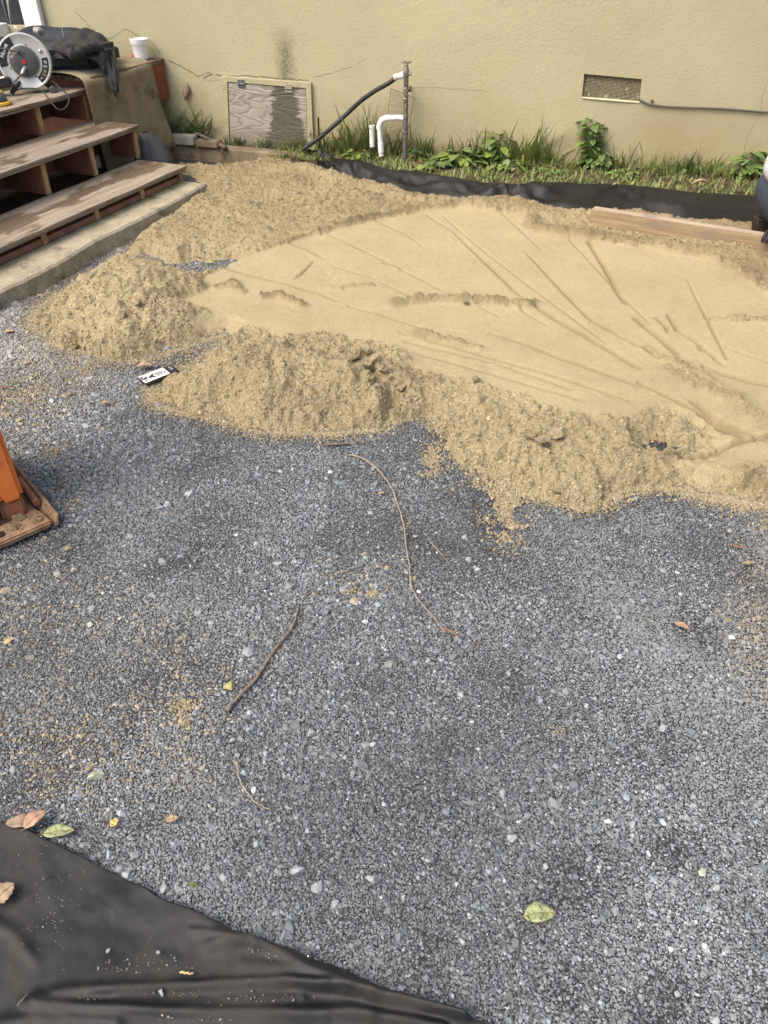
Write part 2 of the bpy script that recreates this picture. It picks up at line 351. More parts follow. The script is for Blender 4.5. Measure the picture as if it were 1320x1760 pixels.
# sand
m, nt, b = newmat('sand'); co = coords(nt)
wet = nd(nt, 'ShaderNodeAttribute', attribute_name='wet').outputs['Fac']  # damp tone of rough sand plus shade painted along grooves and ridges
n0 = noise(nt, co, 3, 5, .65); f0 = noise(nt, co, 260, 4, .8); f1 = noise(nt, co, 30, 5, .7)
wf = math_(nt, 'ADD', wet, ramp(nt, math_(nt, 'ADD', n0, math_(nt, 'MULTIPLY', f1, .5)), .45, 1.05, -.30, .30))
col = mixc(nt, wf, (.458, .382, .232), (.27, .21, .120))
rg = nd(nt, 'ShaderNodeAttribute', attribute_name='rough').outputs['Fac']
pit_shade = math_(nt, 'MULTIPLY', ramp(nt, noise(nt, co, 95, 4, .75), .50, .36), math_(nt, 'MULTIPLY', rg, .62))  # self-shadow of the bump's pits, put into the colour of rough sand
col = mixc(nt, pit_shade, col, (.13, .095, .050))
col = mixc(nt, ramp(nt, f0, .3, .7), mixc(nt, 1., col, (.72, .70, .68), 'MULTIPLY'), mixc(nt, 1., col, (1.22, 1.22, 1.2), 'MULTIPLY'))
col = mixc(nt, ramp(nt, noise(nt, co, 420, 2, .5), .66, .72), col, (.13, .09, .05))
nt.links.new(col, b.inputs['Base Color']); b.inputs['Roughness'].default_value = .95; b.inputs['Specular IOR Level'].default_value = .1
n0b = bump(nt, b, noise(nt, co, 95, 4, .75), .6, .010); n1 = bump(nt, b, f1, .35, .012, n0b); bump(nt, b, f0, 1.0, .005, n1); M['sand'] = m
# gravel fines
m, nt, b = newmat('gravel_fines'); co = coords(nt)
vo = nd(nt, 'ShaderNodeTexVoronoi', {'Vector': co, 'Scale': 170.}); cs = nd(nt, 'ShaderNodeSeparateColor', {0: vo.outputs['Color']}).outputs[0]
col = mixc(nt, ramp(nt, cs, 0, 1), (.03, .031, .033), (.11, .113, .118))
col = mixc(nt, ramp(nt, vo.outputs['Distance'], .3, .6), col, (.015, .015, .017))
nt.links.new(col, b.inputs['Base Color']); b.inputs['Roughness'].default_value = .8; bump(nt, b, vo.outputs['Distance'], .8, -.004); M['fines'] = m
# landscape fabric
def fabric(name, c1, c2, dirtc, thr, strength=1.0):
    m, nt, b = newmat(name); co = coords(nt, 'world', (1, 1, 1), .5)
    w1 = nd(nt, 'ShaderNodeTexWave', {'Vector': co, 'Scale': 150., 'Distortion': .4}, bands_direction='X').outputs['Fac']
    w2 = nd(nt, 'ShaderNodeTexWave', {'Vector': co, 'Scale': 150., 'Distortion': .4}, bands_direction='Y').outputs['Fac']
    wv = math_(nt, 'MULTIPLY', w1, w2)
    col = mixc(nt, wv, c1, c2)
    dn = noise(nt, co, 5, 8, .72); f = ramp(nt, dn, thr-.06, thr+.10)
    col = mixc(nt, math_(nt, 'MULTIPLY', f, .75*strength), col, dirtc)
    col = mixc(nt, math_(nt, 'MULTIPLY', ramp(nt, noise(nt, co, 45, 8, .85), .58, .75), .5*strength), col, (.20, .185, .16))
    nt.links.new(col, b.inputs['Base Color']); nt.links.new(ramp(nt, f, 0, 1, .46, .8), b.inputs['Roughness']); b.inputs['Specular IOR Level'].default_value = .30
    n1 = bump(nt, b, noise(nt, co, 14, 4), .3, .01); bump(nt, b, wv, .5, .0006, n1); return m
M['fabric'] = fabric('weed_fabric', (.009, .009, .0095), (.019, .019, .0195), (.048, .044, .037), .54, .8)
M['fabric_far'] = fabric('weed_fabric_edging', (.007, .007, .007), (.012, .012, .012), (.035, .03, .022), .60, .3)
# ================================================================== GROUND
mb = MB(); g = np.concatenate([np.linspace(-60, -4, 8), np.linspace(-3, 3, 7), np.linspace(4, 60, 8)])
mb.grid([[(x, y+2, 0) for x in g] for y in g])
tag(mb.build('ground', M['fines']), 'dark compacted road base gravel ground', kind='structure')
# ================================================================== HOUSE WALL
house = thing('house', WS(1.5, 0), 'stucco house wall in faded yellow tan behind the sand', 'house')
def ring(s0, z0, s1, z1): return [(s0, z0), (s1, z0), (s1, z1), (s0, z1)]
vq = [sz(1000, 168), sz(1099, 176), sz(1103, 136), sz(1004, 127)]
hq = [sz(398, 262), sz(530, 262), sz(527, 152), sz(394, 141)]
doorq = [sz(-150, 48), sz(44, 48), sz(38, -60), sz(-150, -60)]
doorq = ring(doorq[0][0], .80, doorq[1][0], 2.9)
bm = bmesh.new(); holes = [vq, doorq]; loops = []
for lp in [ring(-5, -.3, 7, 3.6)]+holes:
    vs = [bm.verts.new(tuple(WS(a, z))) for a, z in lp]
    for i in range(len(vs)): bm.edges.new((vs[i], vs[(i+1) % len(vs)]))
    loops.append(vs)
bmesh.ops.triangle_fill(bm, use_beauty=True, edges=list(bm.edges), normal=Vector(WN))
for vs, lp in zip(loops[1:], holes):
    bk = [bm.verts.new(tuple(WS(a, z, -.07))) for a, z in lp]
    for i in range(4): bm.faces.new((vs[i], vs[(i+1) % 4], bk[(i+1) % 4], bk[i]))
bm.normal_update(); me = bpy.data.meshes.new('stucco_wall'); bm.to_mesh(me); bm.free(); me.materials.append(M['stucco'])
link('stucco_wall', me, house)
# far end return and roof edge so the wall has depth from the side
MB().box(WS(7, -.3, -.22), WV*-12, WN*.12, (0, 0, 3.9)).build('wall_core', M['dark_void'], house)
# vent
(vs0, vz0), (vs1, vz1) = vq[0], vq[2]
vent = link('foundation_vent', MB().box(WS(vs0-.05, vz0-.05, -.075), WV*(vs1-vs0+.1), WN*.012, (0, 0, vz1-vz0+.1)).mesh('foundation_vent', M['dark_void']), house)
mb = MB(); nx, nz = 46, 17
def vp(a, c, off): # bilinear across the opening
    q = [np.array(k) for k in vq]; r = (q[0]*(1-a)+q[1]*a)*(1-c)+(q[3]*(1-a)+q[2]*a)*c; return WS(r[0], r[1], off)
for i in range(nx+1):
    a = i/nx; mb.tube([vp(a, 0, -.02+.004*math.sin(i*.7)), vp(a, .5, -.018), vp(a, 1, -.022)], .0013, 4)
for i in range(nz+1):
    a = i/nz; mb.tube([vp(0, a, -.021), vp(.5, a, -.019), vp(1, a, -.021)], .0013, 4)
for (a, c) in [(.36, .05), (.39, .08), (.42, .05), (.73, .45), (.76, .45), (.30, .04), (.06, .72), (.05, .3), (.85, .06), (.1, .06), (.5, .03), (.62, .04), (.95, .1)]:
    w_ = .010; p = vp(a, c, -.017); mb.box(p, WV*w_, WN*.003, (0, 0, random.uniform(.008, .03)))
mb.build('wire_screen', mat('painted_wire', (.40, .36, .24), (.24, .2, .12), 60, .8, 0), vent)
mb = MB(); a, b_ = vp(0, 0, 0), vp(1, 0, 0); mb.tube([a+WN*.001, (a+b_)/2+WN*.003, b_+WN*.001], [.006, .0075, .006], 8); mb.build('vent_lip', mat('lip_paint', (.60, .54, .36), (.5, .44, .28), 30, .9, .3), vent, True)
# hatch: frame boards, plywood, hinges
hc = [np.array(q) for q in hq]
oq = [np.array(q) for q in (sz(392, 262), sz(541, 262), sz(536, 141), sz(382, 130))]
hatch = link('access_hatch', MB().hexa([WS(*hc[i], .008) for i in range(4)], [WS(*hc[i], .020) for i in range(4)]).mesh('access_hatch', M['plywood'], bevel=.001), house)
hatch['label'] = 'weathered grey plywood access hatch with dark water stain'
FR = mat('frame_paint', (.39, .355, .225), (.33, .30, .185), 14, .85, .5, 90, .003, dirt=((.25, .2, .11), 10, .6))
ins = [hc[0]+[-.004, 0], hc[1]+[.004, 0], hc[2]+[.004, .005], hc[3]+[-.004, .005]]
for k, (i, j) in enumerate([(3, 2), (0, 3), (2, 1)]):
    MB().hexa([WS(*oq[i], .002), WS(*oq[j], .002), WS(*ins[j], .002), WS(*ins[i], .002)], [WS(*oq[i], .026), WS(*oq[j], .026), WS(*ins[j], .026), WS(*ins[i], .026)]).build('frame_board', FR, hatch, bevel=.0015)
def hinge(u, v, mt, nm, lab):
    s0, z0 = sz(u, v); w_, h_ = .052, .023
    h = MB(); h.box(WS(s0-w_/2, z0+.003, .027), WV*w_, WN*.003, (0, 0, h_)); h.box(WS(s0-w_/2, z0-.003-h_, .021), WV*w_, WN*.003, (0, 0, h_)); h.tube([WS(s0-w_/2, z0, .028), WS(s0+w_/2, z0, .028)], .004, 8)
    h = h.build(nm, mt, hatch, bevel=.0005); h['label'] = lab
    return s0, z0
s0, z0 = hinge(417, 143, mat('hinge_steel', (.16, .17, .19), (.10, .105, .12), 60, .35, .1, metal=.5), 'hinge', 'bright new steel hinge with screws')
for i in (-1, 0, 1):
    for zz, of in ((.014, .030), (-.015, .024)): MB().lathe(WS(s0+i*.017, z0+zz, of), WN, [(.0038, 0), (.003, .0012)], 8).build('screw', M['steel'], hatch)
hinge(498, 151, mat('painted_hinge', (.30, .29, .2), (.2, .19, .13), 60, .8, .3), 'hinge', 'dull old hinge painted over')
s0, z0 = sz(460, 183); MB().lathe(WS(s0, z0, .020), WN, [(.007, 0), (.006, .002)], 10).build('bolt_head', M['steel'], hatch)
# cracks
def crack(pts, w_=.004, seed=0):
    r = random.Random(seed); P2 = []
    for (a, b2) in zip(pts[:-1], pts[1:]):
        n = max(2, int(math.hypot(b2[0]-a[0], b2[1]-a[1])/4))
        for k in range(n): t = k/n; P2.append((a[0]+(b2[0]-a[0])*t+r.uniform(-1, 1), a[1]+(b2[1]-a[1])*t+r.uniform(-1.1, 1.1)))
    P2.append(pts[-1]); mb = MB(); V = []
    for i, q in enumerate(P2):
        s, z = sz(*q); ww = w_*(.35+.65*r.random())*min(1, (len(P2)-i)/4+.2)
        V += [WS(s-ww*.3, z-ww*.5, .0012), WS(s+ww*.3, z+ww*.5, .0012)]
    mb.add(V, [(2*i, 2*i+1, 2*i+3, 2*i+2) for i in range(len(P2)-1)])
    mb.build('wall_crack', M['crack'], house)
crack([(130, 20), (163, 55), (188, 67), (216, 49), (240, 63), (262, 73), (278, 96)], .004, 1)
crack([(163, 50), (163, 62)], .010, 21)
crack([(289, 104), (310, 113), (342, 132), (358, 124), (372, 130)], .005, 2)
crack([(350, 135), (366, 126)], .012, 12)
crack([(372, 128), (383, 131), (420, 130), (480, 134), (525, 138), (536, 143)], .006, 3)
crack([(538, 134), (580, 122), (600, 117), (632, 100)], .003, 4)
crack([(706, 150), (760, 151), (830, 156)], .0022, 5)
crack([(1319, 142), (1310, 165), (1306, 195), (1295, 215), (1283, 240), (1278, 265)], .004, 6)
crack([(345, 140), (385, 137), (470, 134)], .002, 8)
# door opening
s0 = sz(44, 30)[0]; s1 = sz(76, 30)[0]; z0 = .79
door = link('door_frame', MB().box(WS(s0, z0, .004), WV*(s1-s0)*.45, WN*.03, (0, 0, 2.0)).box(WS(s0+(s1-s0)*.47, z0, .004), WV*(s1-s0)*.53, WN*.045, (0, 0, 2.0)).mesh('door_frame', M['white_paint'], bevel=.004), house)
MB().box(WS(s0-1.3, .8, -.06), WV*1.3, WN*.02, (0, 0, 2.1)).build('door_panel', M['glass_dark'], door)
MB().box(WS(s0-1.2, .74, .0), WV*(sz(14, 45)[0]-s0+1.2), WN*.14, (0, 0, .075)).build('door_sill', M['white_paint'], door, bevel=.004)
# ================================================================== DECK + STAIRS
deck = thing('deck', S(-1.2, .45, 0), 'low timber deck by the door with a dark red end board', 'deck')
DZ = .635
for k in range(5):
    MB().box(S(-.60-.14*(k+1)+.004, .02, DZ-.03), DV*.134, EV*.79, (0, 0, .028)).build('deck_board', M['deckboard'], deck, bevel=.003)
MB().box(S(-2.6, .02, DZ-.035), DV*1.28, EV*.66, (0, 0, .03)).build('deck_boards_under_cloth', M['deckboard'], deck)
MB().box(S(-.632, .30, DZ-.25), DV*.03, EV*.50, (0, 0, .218)).build('end_board', M['redboard'], deck, bevel=.003)
MB().box(S(-.64, .02, DZ-.25), DV*.03, EV*.28, (0, 0, .218)).build('end_board', M['redboard'], deck, bevel=.003)
for dd, ee in ((-.72, .08), (-1.8, .08), (-1.8, .6)): MB().box(S(dd, ee, 0), DV*.08, EV*.08, (0, 0, DZ-.04)).build('deck_post', M['red_wood'], deck)
MB().box(S(-2.0, .62, -.05), DV*1.25, EV*.02, (0, 0, .6)).build('rear_skirt', M['red_wood'], deck)
stair = thing('wooden_stairs', S(-.5, -1, 0), 'three step wooden stairs with wet worn treads and open risers', 'stairs')
ZT = [.175, .374, .5625]; DN = [0, -.35, -.69]; EF = [.02, .07, .075]; EN = -2.5
for k in range(3):
    z, d, ef = ZT[k], DN[k], EF[k]; dep = .37 if k < 2 else .42
    t = .015
    for j, (a, b2) in enumerate(((0, .48), (.485, 1.0))):
        n = 26; rows = []; r = random.Random(k*5+j)
        top = []; bot = []
        mbb = MB(); L = ef-EN
        for i in range(n+1):
            e = ef-L*i/n; wob = r.uniform(-.0025, .0025)
            d0 = d+.018-dep*a+(wob if j == 0 else 0); d1 = d+.018-dep*b2
            zz = z+.0015*math.sin(i*.8+k)
            top.append((S(d0, e, zz), S(d1, e, zz))); bot.append((S(d0, e, zz-t), S(d1, e, zz-t)))
        V = []; Fc = []
        for (p0, p1), (q0, q1) in zip(top, bot): V += [p0, p1, q1, q0]
        for i in range(n):
            for c in range(4): Fc.append((i*4+c, i*4+(c+1) % 4, i*4+4+(c+1) % 4, i*4+4+c))
        Fc += [(0, 1, 2, 3), (n*4+3, n*4+2, n*4+1, n*4)]
        mbb.add(V, Fc).build('tread_board', M['pale_wood' if (k+j) % 2 else 'pale_wood2'], stair, bevel=.0015)
    MB().box(S(d+.010, EN, z-.030), DV*-dep, EV*(ef-EN-.004), (0, 0, .012)).build('tread_underlay', M['ply_edge'], stair, bevel=.001)
    zb = .085 if k == 0 else ZT[k-1]+.001
    # dividers
    es = {0: [-.02, -.42, -.84, -1.265, -1.69, -2.1, -2.48], 1: [.05, -.385, -.80, -1.22, -1.64, -2.06, -2.48], 2: [.055, -.385, -.80, -1.22, -1.64, -2.06, -2.48]}[k]
    for e in es:
        MB().box(S(d-.008, e-.018, zb), DV*-.016, EV*.036, (0, 0, z-.031-zb)).build('divider_edge', M['post_wood'], stair, bevel=.001)
        MB().box(S(d-.025, e-.016, zb if k == 0 else zb-.0), DV*-(dep-.06), EV*.032, (0, 0, z-.032-zb)).build('divider', M['red_wood'], stair)
    for ea, eb in zip(es[:-1], es[1:]):
        if k == 0: MB().box(S(d-.012, eb+.019, .085), DV*-.06, EV*(ea-eb-.038), (0, 0, .033)).build('fascia_board', M['fascia'], stair, bevel=.003)
        else: MB().box(S(d-.31, eb+.019, zb+.002), DV*-.02, EV*(ea-eb-.038), (0, 0, z-.05-zb)).build('riser_panel', M['red_wood'], stair)
MB().box(S(-1.15, EN, .0), DV*.02, EV*2.5, (0, 0, .5)).build('back_panel', M['red_wood'], stair)
rows = [[S(-.03-1.1*i/9, .0-2.5*j/24, .088+.012*float(vnoise(np.array([i*.31]), np.array([j*.37]), .5)[0])) for i in range(10)] for j in range(25)]
tag(MB().grid(rows).build('stair_soil', M['soil'], smooth='all'), 'dark debris and soil under the wooden stairs', kind='structure')
# slab
slab_px = [(353, 316), (321, 334), (255, 369), (159, 416), (105, 449), (40, 482), (-60, 528), (-200, 590)]
top = smooth_curve([P(u, v, .082) for u, v in slab_px], 8)
mb = MB(); V = []; n = len(top); rr = random.Random(3)
for i, q in enumerate(top):
    q = q+DV*rr.uniform(-.004, .004)
    V += [q-DV*.5, q-DV*.012, q+DV*.0-np.array([0, 0, .010]), q+DV*.006*rr.random()-np.array([0, 0, .05]), q+DV*.012-np.array([0, 0, .10])]
mb.add(V, [(i*5+j, i*5+j+1, i*5+j+6, i*5+j+5) for i in range(n-1) for j in range(4)]+[(0, 1, 2, 3, 4)])
tag(mb.build('concrete_slab', M['concrete']), 'weathered concrete footing slab under the wooden stairs', 'slab')
# debris dark under slab edge
# tan felt over deck
def cloth_grid(name, mt, rows, label=None, cat=None, thick=.004, parent=None, sub=1):
    mb = MB().grid(rows); o = mb.build(name, mt, parent, smooth='all', thick=thick)
    if sub: mm = o.modifiers.new('sub', 'SUBSURF'); mm.levels = sub; mm.render_levels = sub
    if label: tag(o, label, cat)
    return o
rows = []
for i in range(25):
    t = i/24; e = -.06+(.70+.02*math.sin(9*t))*t
    row = []
    for j in range(20):
        a = j/19
        if a < .35: d, z = -1.15+(.54*a/.35), DZ+.008+.008*abs(math.sin(a*20+t*5))*(a < .3)
        else:
            b2 = (a-.35)/.65; d = -.592+.022*b2+.05*max(0, b2-.5)*(.6+.6*t)+.012*math.sin(t*17+b2*3)*b2*(1-b2*.3); z = DZ+.006-b2*(DZ-.09)
        ee = e+(.05*(a-.35)*t if a > .35 else .02)
        if a > .35: ee += .05*max(0, (a-.6))*t
        row.append(S(d, ee, z+.006*math.sin(7*t+5*a)))
    rows.append(row)
cloth_grid('tan_cloth', M['cloth_tan'], rows, 'stained tan felt cloth draped over the deck edge', 'cloth')
# foam pad on deck
def puff(name, mt, pts, up, parent=None, bev=.02, seg=3, noise_=.006):
    mb = MB().prism(pts, up); o = mb.build(name, mt, parent, smooth=True, bevel=bev, seg=seg); return o
padp = [S(-.70, .49, DZ+.014), S(-.685, .17, DZ+.014), S(-.86, -.03, DZ+.014), S(-1.5, -.03, DZ+.014), S(-1.5, .49, DZ+.014)]
pad = puff('foam_pad', M['foam'], padp, (0, 0, .12), None, .032, 4); tag(pad, 'thick charcoal foam pad lying on the felt covered deck', 'pad')
# bag behind
bag = thing('duffel_bag', S(-1.2, .62, DZ+.12), 'dark navy duffel bag lying behind the jacket', 'bag')
rows = []
c0 = W(35, 70, .28); c1 = W(160, 75, .25)
for i in range(17):
    t = i/16; q = c0*(1-t)+c1*t; R_ = .115*math.sin(math.pi*min(1, max(.0, .06+t*.88)))**.45; row = []
    for j in range(15):
        a = 2*math.pi*j/14; row.append(q+WN*math.cos(a)*R_*1.0+np.array([0, 0, math.sin(a)*R_*.85+.01*math.sin(t*9)])+WV*.01*math.sin(a*3+t*8))
    rows.append(row)
cloth_grid('bag_body', M['bag'], rows, thick=.004, parent=bag)
mb = MB(); q = W(108, 56, .40); mb.tube(smooth_curve([q+[-.0, 0, -.075], q+[.0, -.0, -.02], q+[.002, 0, .025]], 5), .004, 6); mb.build('strap_cord', mat('blue_cord', (.2, .3, .36), (.15, .2, .26), 30, .6, 0), bag)
mb = MB(); mb.tube(smooth_curve([W(22, 42, .42), W(30, 50, .43), W(36, 58, .42)], 5), .004, 6); mb.build('strap_cord', M['steel'], bag)
bt = thing('bottle', W(66, 54, .47), 'small grey bottle cap end poking out of the navy bag', 'bottle')
ax = nrm(WV*.8-WN*-.4+np.array([0, 0, -.1])); MB().lathe(W(60, 51, .44), ax, [(.008, 0), (.019, .006), (.021, .02), (.021, .045)], 18).build('bottle_body', M['grey_cloth'], bt, True)
MB().lathe(W(60, 51, .44)+ax*.046, ax, [(.024, 0), (.024, .022), (.018, .026)], 18).build('cap', M['steel'], bt, True)
# jacket: control grid of folded cloth over the pad with its tail hanging at the right
JG = [[(84, 92, 5.95), (84, 95, 5.75), (85, 99, 5.6), (86, 103, 5.52)], [(105, 66, 6.0), (104, 76, 5.8), (104, 88, 5.6), (107, 101, 5.50)], [(130, 51, 6.0), (130, 64, 5.82), (130, 82, 5.62), (133, 99, 5.51)],
      [(152, 49, 6.02), (155, 64, 5.86), (157, 84, 5.68), (160, 103, 5.56)], [(173, 58, 5.98), (176, 75, 5.84), (178, 98, 5.66), (174, 118, 5.57)], [(187, 70, 5.96), (191, 88, 5.84), (190, 112, 5.68), (179, 130, 5.55)],
      [(196, 84, 5.84), (199, 106, 5.68), (198, 132, 5.57), (184, 142, 5.54)], [(203, 118, 5.62), (204, 138, 5.56), (201, 153, 5.54), (191, 154, 5.53)], [(204, 148, 5.55), (203, 156, 5.545), (201, 163, 5.54), (197, 166, 5.53)]]
def at(u, v, y):   # point on the sight line of a pixel at ground distance y
    r = ray(u, v); return C0+r*(y/r[1])
cg = [smooth_curve([at(*q) for q in r_], 8) for r_ in JG]; cg = [smooth_curve([r_[j] for r_ in cg], 7) for j in range(len(cg[0]))]
rows = []
for j, r_ in enumerate(cg):
    a = j/(len(cg)-1); row = []
    for i, q in enumerate(r_):
        t = i/(len(r_)-1); f = .017*math.sin(16*a+9*t+3*math.sin(t*7))*math.sin(math.pi*a)+.012*math.sin(31*a-14*t+2*math.sin(a*5+t*9))*math.sin(math.pi*a)+.007*math.sin(40*t+11*a)
        row.append(q+np.array([0, -.6, .8])*f*(1-.4*t))
    rows.append(row)
cloth_grid('jacket', M['jacket'], rows, 'crumpled charcoal jacket thrown over the foam pad', 'jacket')
mb = MB(); pts = smooth_curve([at(96, 84, 5.62), at(112, 88, 5.52), at(128, 93, 5.48), at(143, 86, 5.55), at(158, 82, 5.64), at(170, 84, 5.74)], 6)
mb.tube(pts, [.030+.007*math.sin(i*1.3) for i in range(len(pts))], 12); mb.build('jacket_sleeve', M['jacket'], bpy.data.objects['jacket'], True)
# cup
cb = W(243, 97, .14); q = S(-.80, .745, DZ+.004); r_ = ray(244, 101); tt = (DZ+.004-CAMH)/r_[2]; q = C0+r_*tt
cup = thing('foam_cup', q, 'white foam cup standing on the deck corner by the wall', 'cup')
MB().lathe(q, (0, 0, 1), [(.044, 0), (.048, .02), (.055, .085), (.0575, .088), (.060, .092), (.061, .115), (.063, .120), (.058, .121), (.052, .08), (.040, .012)], 36).build('cup_body', M['white_foam'], cup, True)
q2 = P(231, 101, DZ+.004); mb = MB(); mb.lathe(q2, (0, 0, 1), [(.013, 0), (.018, .008), (.017, .02), (.008, .028)], 12); tag(mb.build('red_cap', M['red_plastic'], smooth=True), 'small red plastic cap beside the white foam cup', 'cap')
# grey towel hanging left top
rows = []
for i in range(14):
    t = i/13; row = []
    for j in range(9):
        a = j/8; u0, u1 = -8+24*t, 16+4*t; v_ = -30+73*t; u = u0+(u1-u0)*a
        row.append(W(u, v_, .42+.02*math.sin(a*9+t*2)))
    rows.append(row)
cloth_grid('towel', M['grey_cloth'], rows, 'grey cloth hanging in front of the doorway', 'towel')
# ================================================================== CORD REEL
RC = P(42, 160, ZT[2]+.0); 
zc = .152
reel = thing('cord_reel', RC, 'round silver extension cord reel standing on the top step', 'cord reel')
rc = RC+np.array([0, 0, zc]); view = nrm(C0-rc); ax = nrm(np.array([.30, -1, .12]))
r_ = ray(42, 106); tt = rc[1]/r_[1]; rc = C0+r_*tt
MB().lathe(rc, ax, [(.138, -.010), (.150, -.006), (.152, .0), (.150, .005), (.142, .007), (.138, .004), (.09, .004), (.086, .009), (.083, .006), (.02, .006)], 56).build('face_plate', M['reel_steel'], reel, True)
MB().lathe(rc-ax*.09, ax, [(.05, 0), (.05, .082)], 40).build('drum', M['reel_steel'], reel, True)
MB().lathe(rc-ax*.085, ax, [(.05, .0), (.125, .012), (.13, .04), (.122, .068), (.05, .075)], 40).build('wound_cord', M['rubber'], reel, True)
MB().lathe(rc-ax*.10, ax, [(.148, 0), (.150, .006)], 56).build('back_plate', M['reel_steel'], reel, True)
hub = MB().lathe(rc, ax, [(.081, .006), (.081, .013), (.076, .016), (.02, .016)], 44).build('outlet_hub', M['grey_plastic'], reel, True)
x_ = nrm(np.cross(np.array([0, 0, 1.]), ax)); y_ = np.cross(ax, x_)   # x_ to the right seen from the front
def face(a, b2, h=.017): return rc+x_*a+y_*b2+ax*h
tl = math.radians(-35)
ux = x_*math.cos(tl)+y_*math.sin(tl); uy = -x_*math.sin(tl)+y_*math.cos(tl)
for (a, b2) in ((-.028, .032), (.028, .032), (-.028, -.032), (.028, -.032)):
    c = rc+ux*a*1.1+uy*b2*1.05+ax*.016
    ot = MB().box(c-ux*.017-uy*.014, ux*.034, uy*.028, ax*.002).build('outlet', M['grey_plastic'], hub, bevel=.001)
    mb = MB()
    for k in (-.007, .007): mb.box(c+ux*(k-.0012)-uy*.001+ax*.0022, ux*.0024, uy*.009, ax*.0004)
    mb.lathe(c-uy*.007+ax*.0022, ax, [(.0028, 0), (.0028, .0004)], 8); mb.build('slots', M['black_plastic'], hub)
MB().box(rc-ux*.012-uy*.009+ax*.016, ux*.024, uy*.018, ax*.005).build('breaker_switch', M['red_plastic'], hub, bevel=.001)
def text(body, size, c, xx, yy, mt, parent, name='lettering'):
    cu = bpy.data.curves.new(name, 'FONT'); cu.body = body; cu.size = size; cu.align_x = 'CENTER'; cu.align_y = 'CENTER'; cu.extrude = .0003
    tmp = bpy.data.objects.new(name, cu); me = bpy.data.meshes.new_from_object(tmp); bpy.data.objects.remove(tmp); me.name = name
    me.materials.clear(); me.materials.append(mt); o = bpy.data.objects.new(name, me); COL.objects.link(o)
    from mathutils import Matrix
    zz = np.cross(xx, yy); mtx = Matrix((tuple(xx), tuple(yy), tuple(zz))).transposed().to_4x4()
    mtx.translation = Vector(tuple(np.array(c)-wloc(parent))); o.parent = parent; o.matrix_local = mtx; return o
tx = x_*math.cos(.75)+y_*math.sin(.75); ty = -x_*math.sin(.75)+y_*math.cos(.75)
text('75 FT', .021, rc-x_*.050+y_*.038+ax*.0190, tx, ty, M['white_print'], hub)
def arc_label(a0, a1, r0, r1):
    n = 14; A = [a0+(a1-a0)*k/n for k in range(n+1)]
    poly = [rc+ax*.0055+(x_*math.cos(a)+y_*math.sin(a))*r1 for a in A]+[rc+ax*.0055+(x_*math.cos(a)+y_*math.sin(a))*r0 for a in A[::-1]]
    return MB().prism(poly, ax*.0012).build('printed_label', M['black_plastic'], reel)
l1 = arc_label(math.radians(-58), math.radians(8), .100, .136)
l2 = arc_label(math.radians(112), math.radians(190), .096, .140)
for ang, tx_, mt_ in ((-4, '75', M['white_print']), (-16, 'FT', M['white_print']), (-28, 'O', M['yellow_print']), (-38, '14', M['yellow_print']), (-50, '3', M['white_print'])):
    a = math.radians(ang); c = rc+ax*.0070+(x_*math.cos(a)+y_*math.sin(a))*.118; rd = x_*math.cos(a)+y_*math.sin(a); tg = np.cross(ax, rd)
    text(tx_, .020, c, rd, tg, mt_, l1)
a = math.radians(148); rd = x_*math.cos(a)+y_*math.sin(a); tg = -np.cross(ax, rd)
text('Home', .032, rc+ax*.0070+rd*.117, -np.cross(ax, rd), -rd*-1, M['white_print'], l2)
for ang, rr_ in ((25, .115), (70, .09), (200, .09), (300, .092)):
    a = math.radians(ang); c = rc+ax*.005+(x_*math.cos(a)+y_*math.sin(a))*rr_
    (MB().lathe(c, ax, [(.011, 0), (.011, .003), (.007, .005), (.006, .003), (.003, .008)], 16) if ang == 25 else MB().lathe(c, ax, [(.006, 0), (.005, .001)], 8)).build('bolt' if ang == 25 else 'slot_hole', M['steel'] if ang == 25 else M['black_plastic'], reel)
fb = P(92, 152, ZT[2]+.018); 
mb = MB(); mb.tube([rc-ax*.05-np.array([0, 0, .05]), fb+np.array([-.02, .02, .0]), fb+np.array([.0, -.02, 0])], .013, 10); mb.build('foot_bar', M['black_plastic'], reel, True)
MB().lathe(fb+np.array([0, -.02, 0]), (.35, -1, 0), [(.018, 0), (.019, .03), (.015, .034)], 16).build('foot_cap', M['grey_plastic'], reel, True)
mb = MB(); mb.tube([rc-ax*.05-np.array([0, 0, .05]), P(20, 160, ZT[2]+.016)], .013, 10); mb.build('foot_bar', M['black_plastic'], reel, True)
# cords
def cordthing(name, pts, r, mt, label, cat='cord', n=8):
    mb = MB(); mb.tube(smooth_curve(pts, 8), r, n); return tag(mb.build(name, mt, smooth='all'), label, cat)
def at(u, v, y):   # point on the sight line of a pixel at ground distance y
    r = ray(u, v); return C0+r*(y/r[1])
yr = rc[1]
cordthing('loose_cord', [at(86, 136, yr+.05), at(100, 148, yr-.03), at(113, 160, yr-.12), at(119, 172, yr-.17), at(112, 186, yr-.20), at(100, 188, yr-.22), at(88, 176, yr-.2), at(78, 162, yr-.17), at(66, 153, yr-.12), at(40, 152, yr-.08), at(26, 155, yr-.06)], .0042, M['rubber'], 'black cord looping down over the edge of the top step')
pl = thing('plug_lead', at(42, 118, yr-.03), 'grey lead plugged into the reel outlet, running to the charger', 'lead')
MB().tube([at(43, 117, yr-.02), at(40, 122, yr-.05), at(37, 127, yr-.06)], [.012, .011, .006], 10).build('plug', M['steel'], pl, True)
MB().tube(smooth_curve([at(37, 127, yr-.06), at(30, 135, yr-.08), at(24, 141, yr-.09)], 6), .006, 8).build('lead_cable', M['grey_plastic'], pl, True)
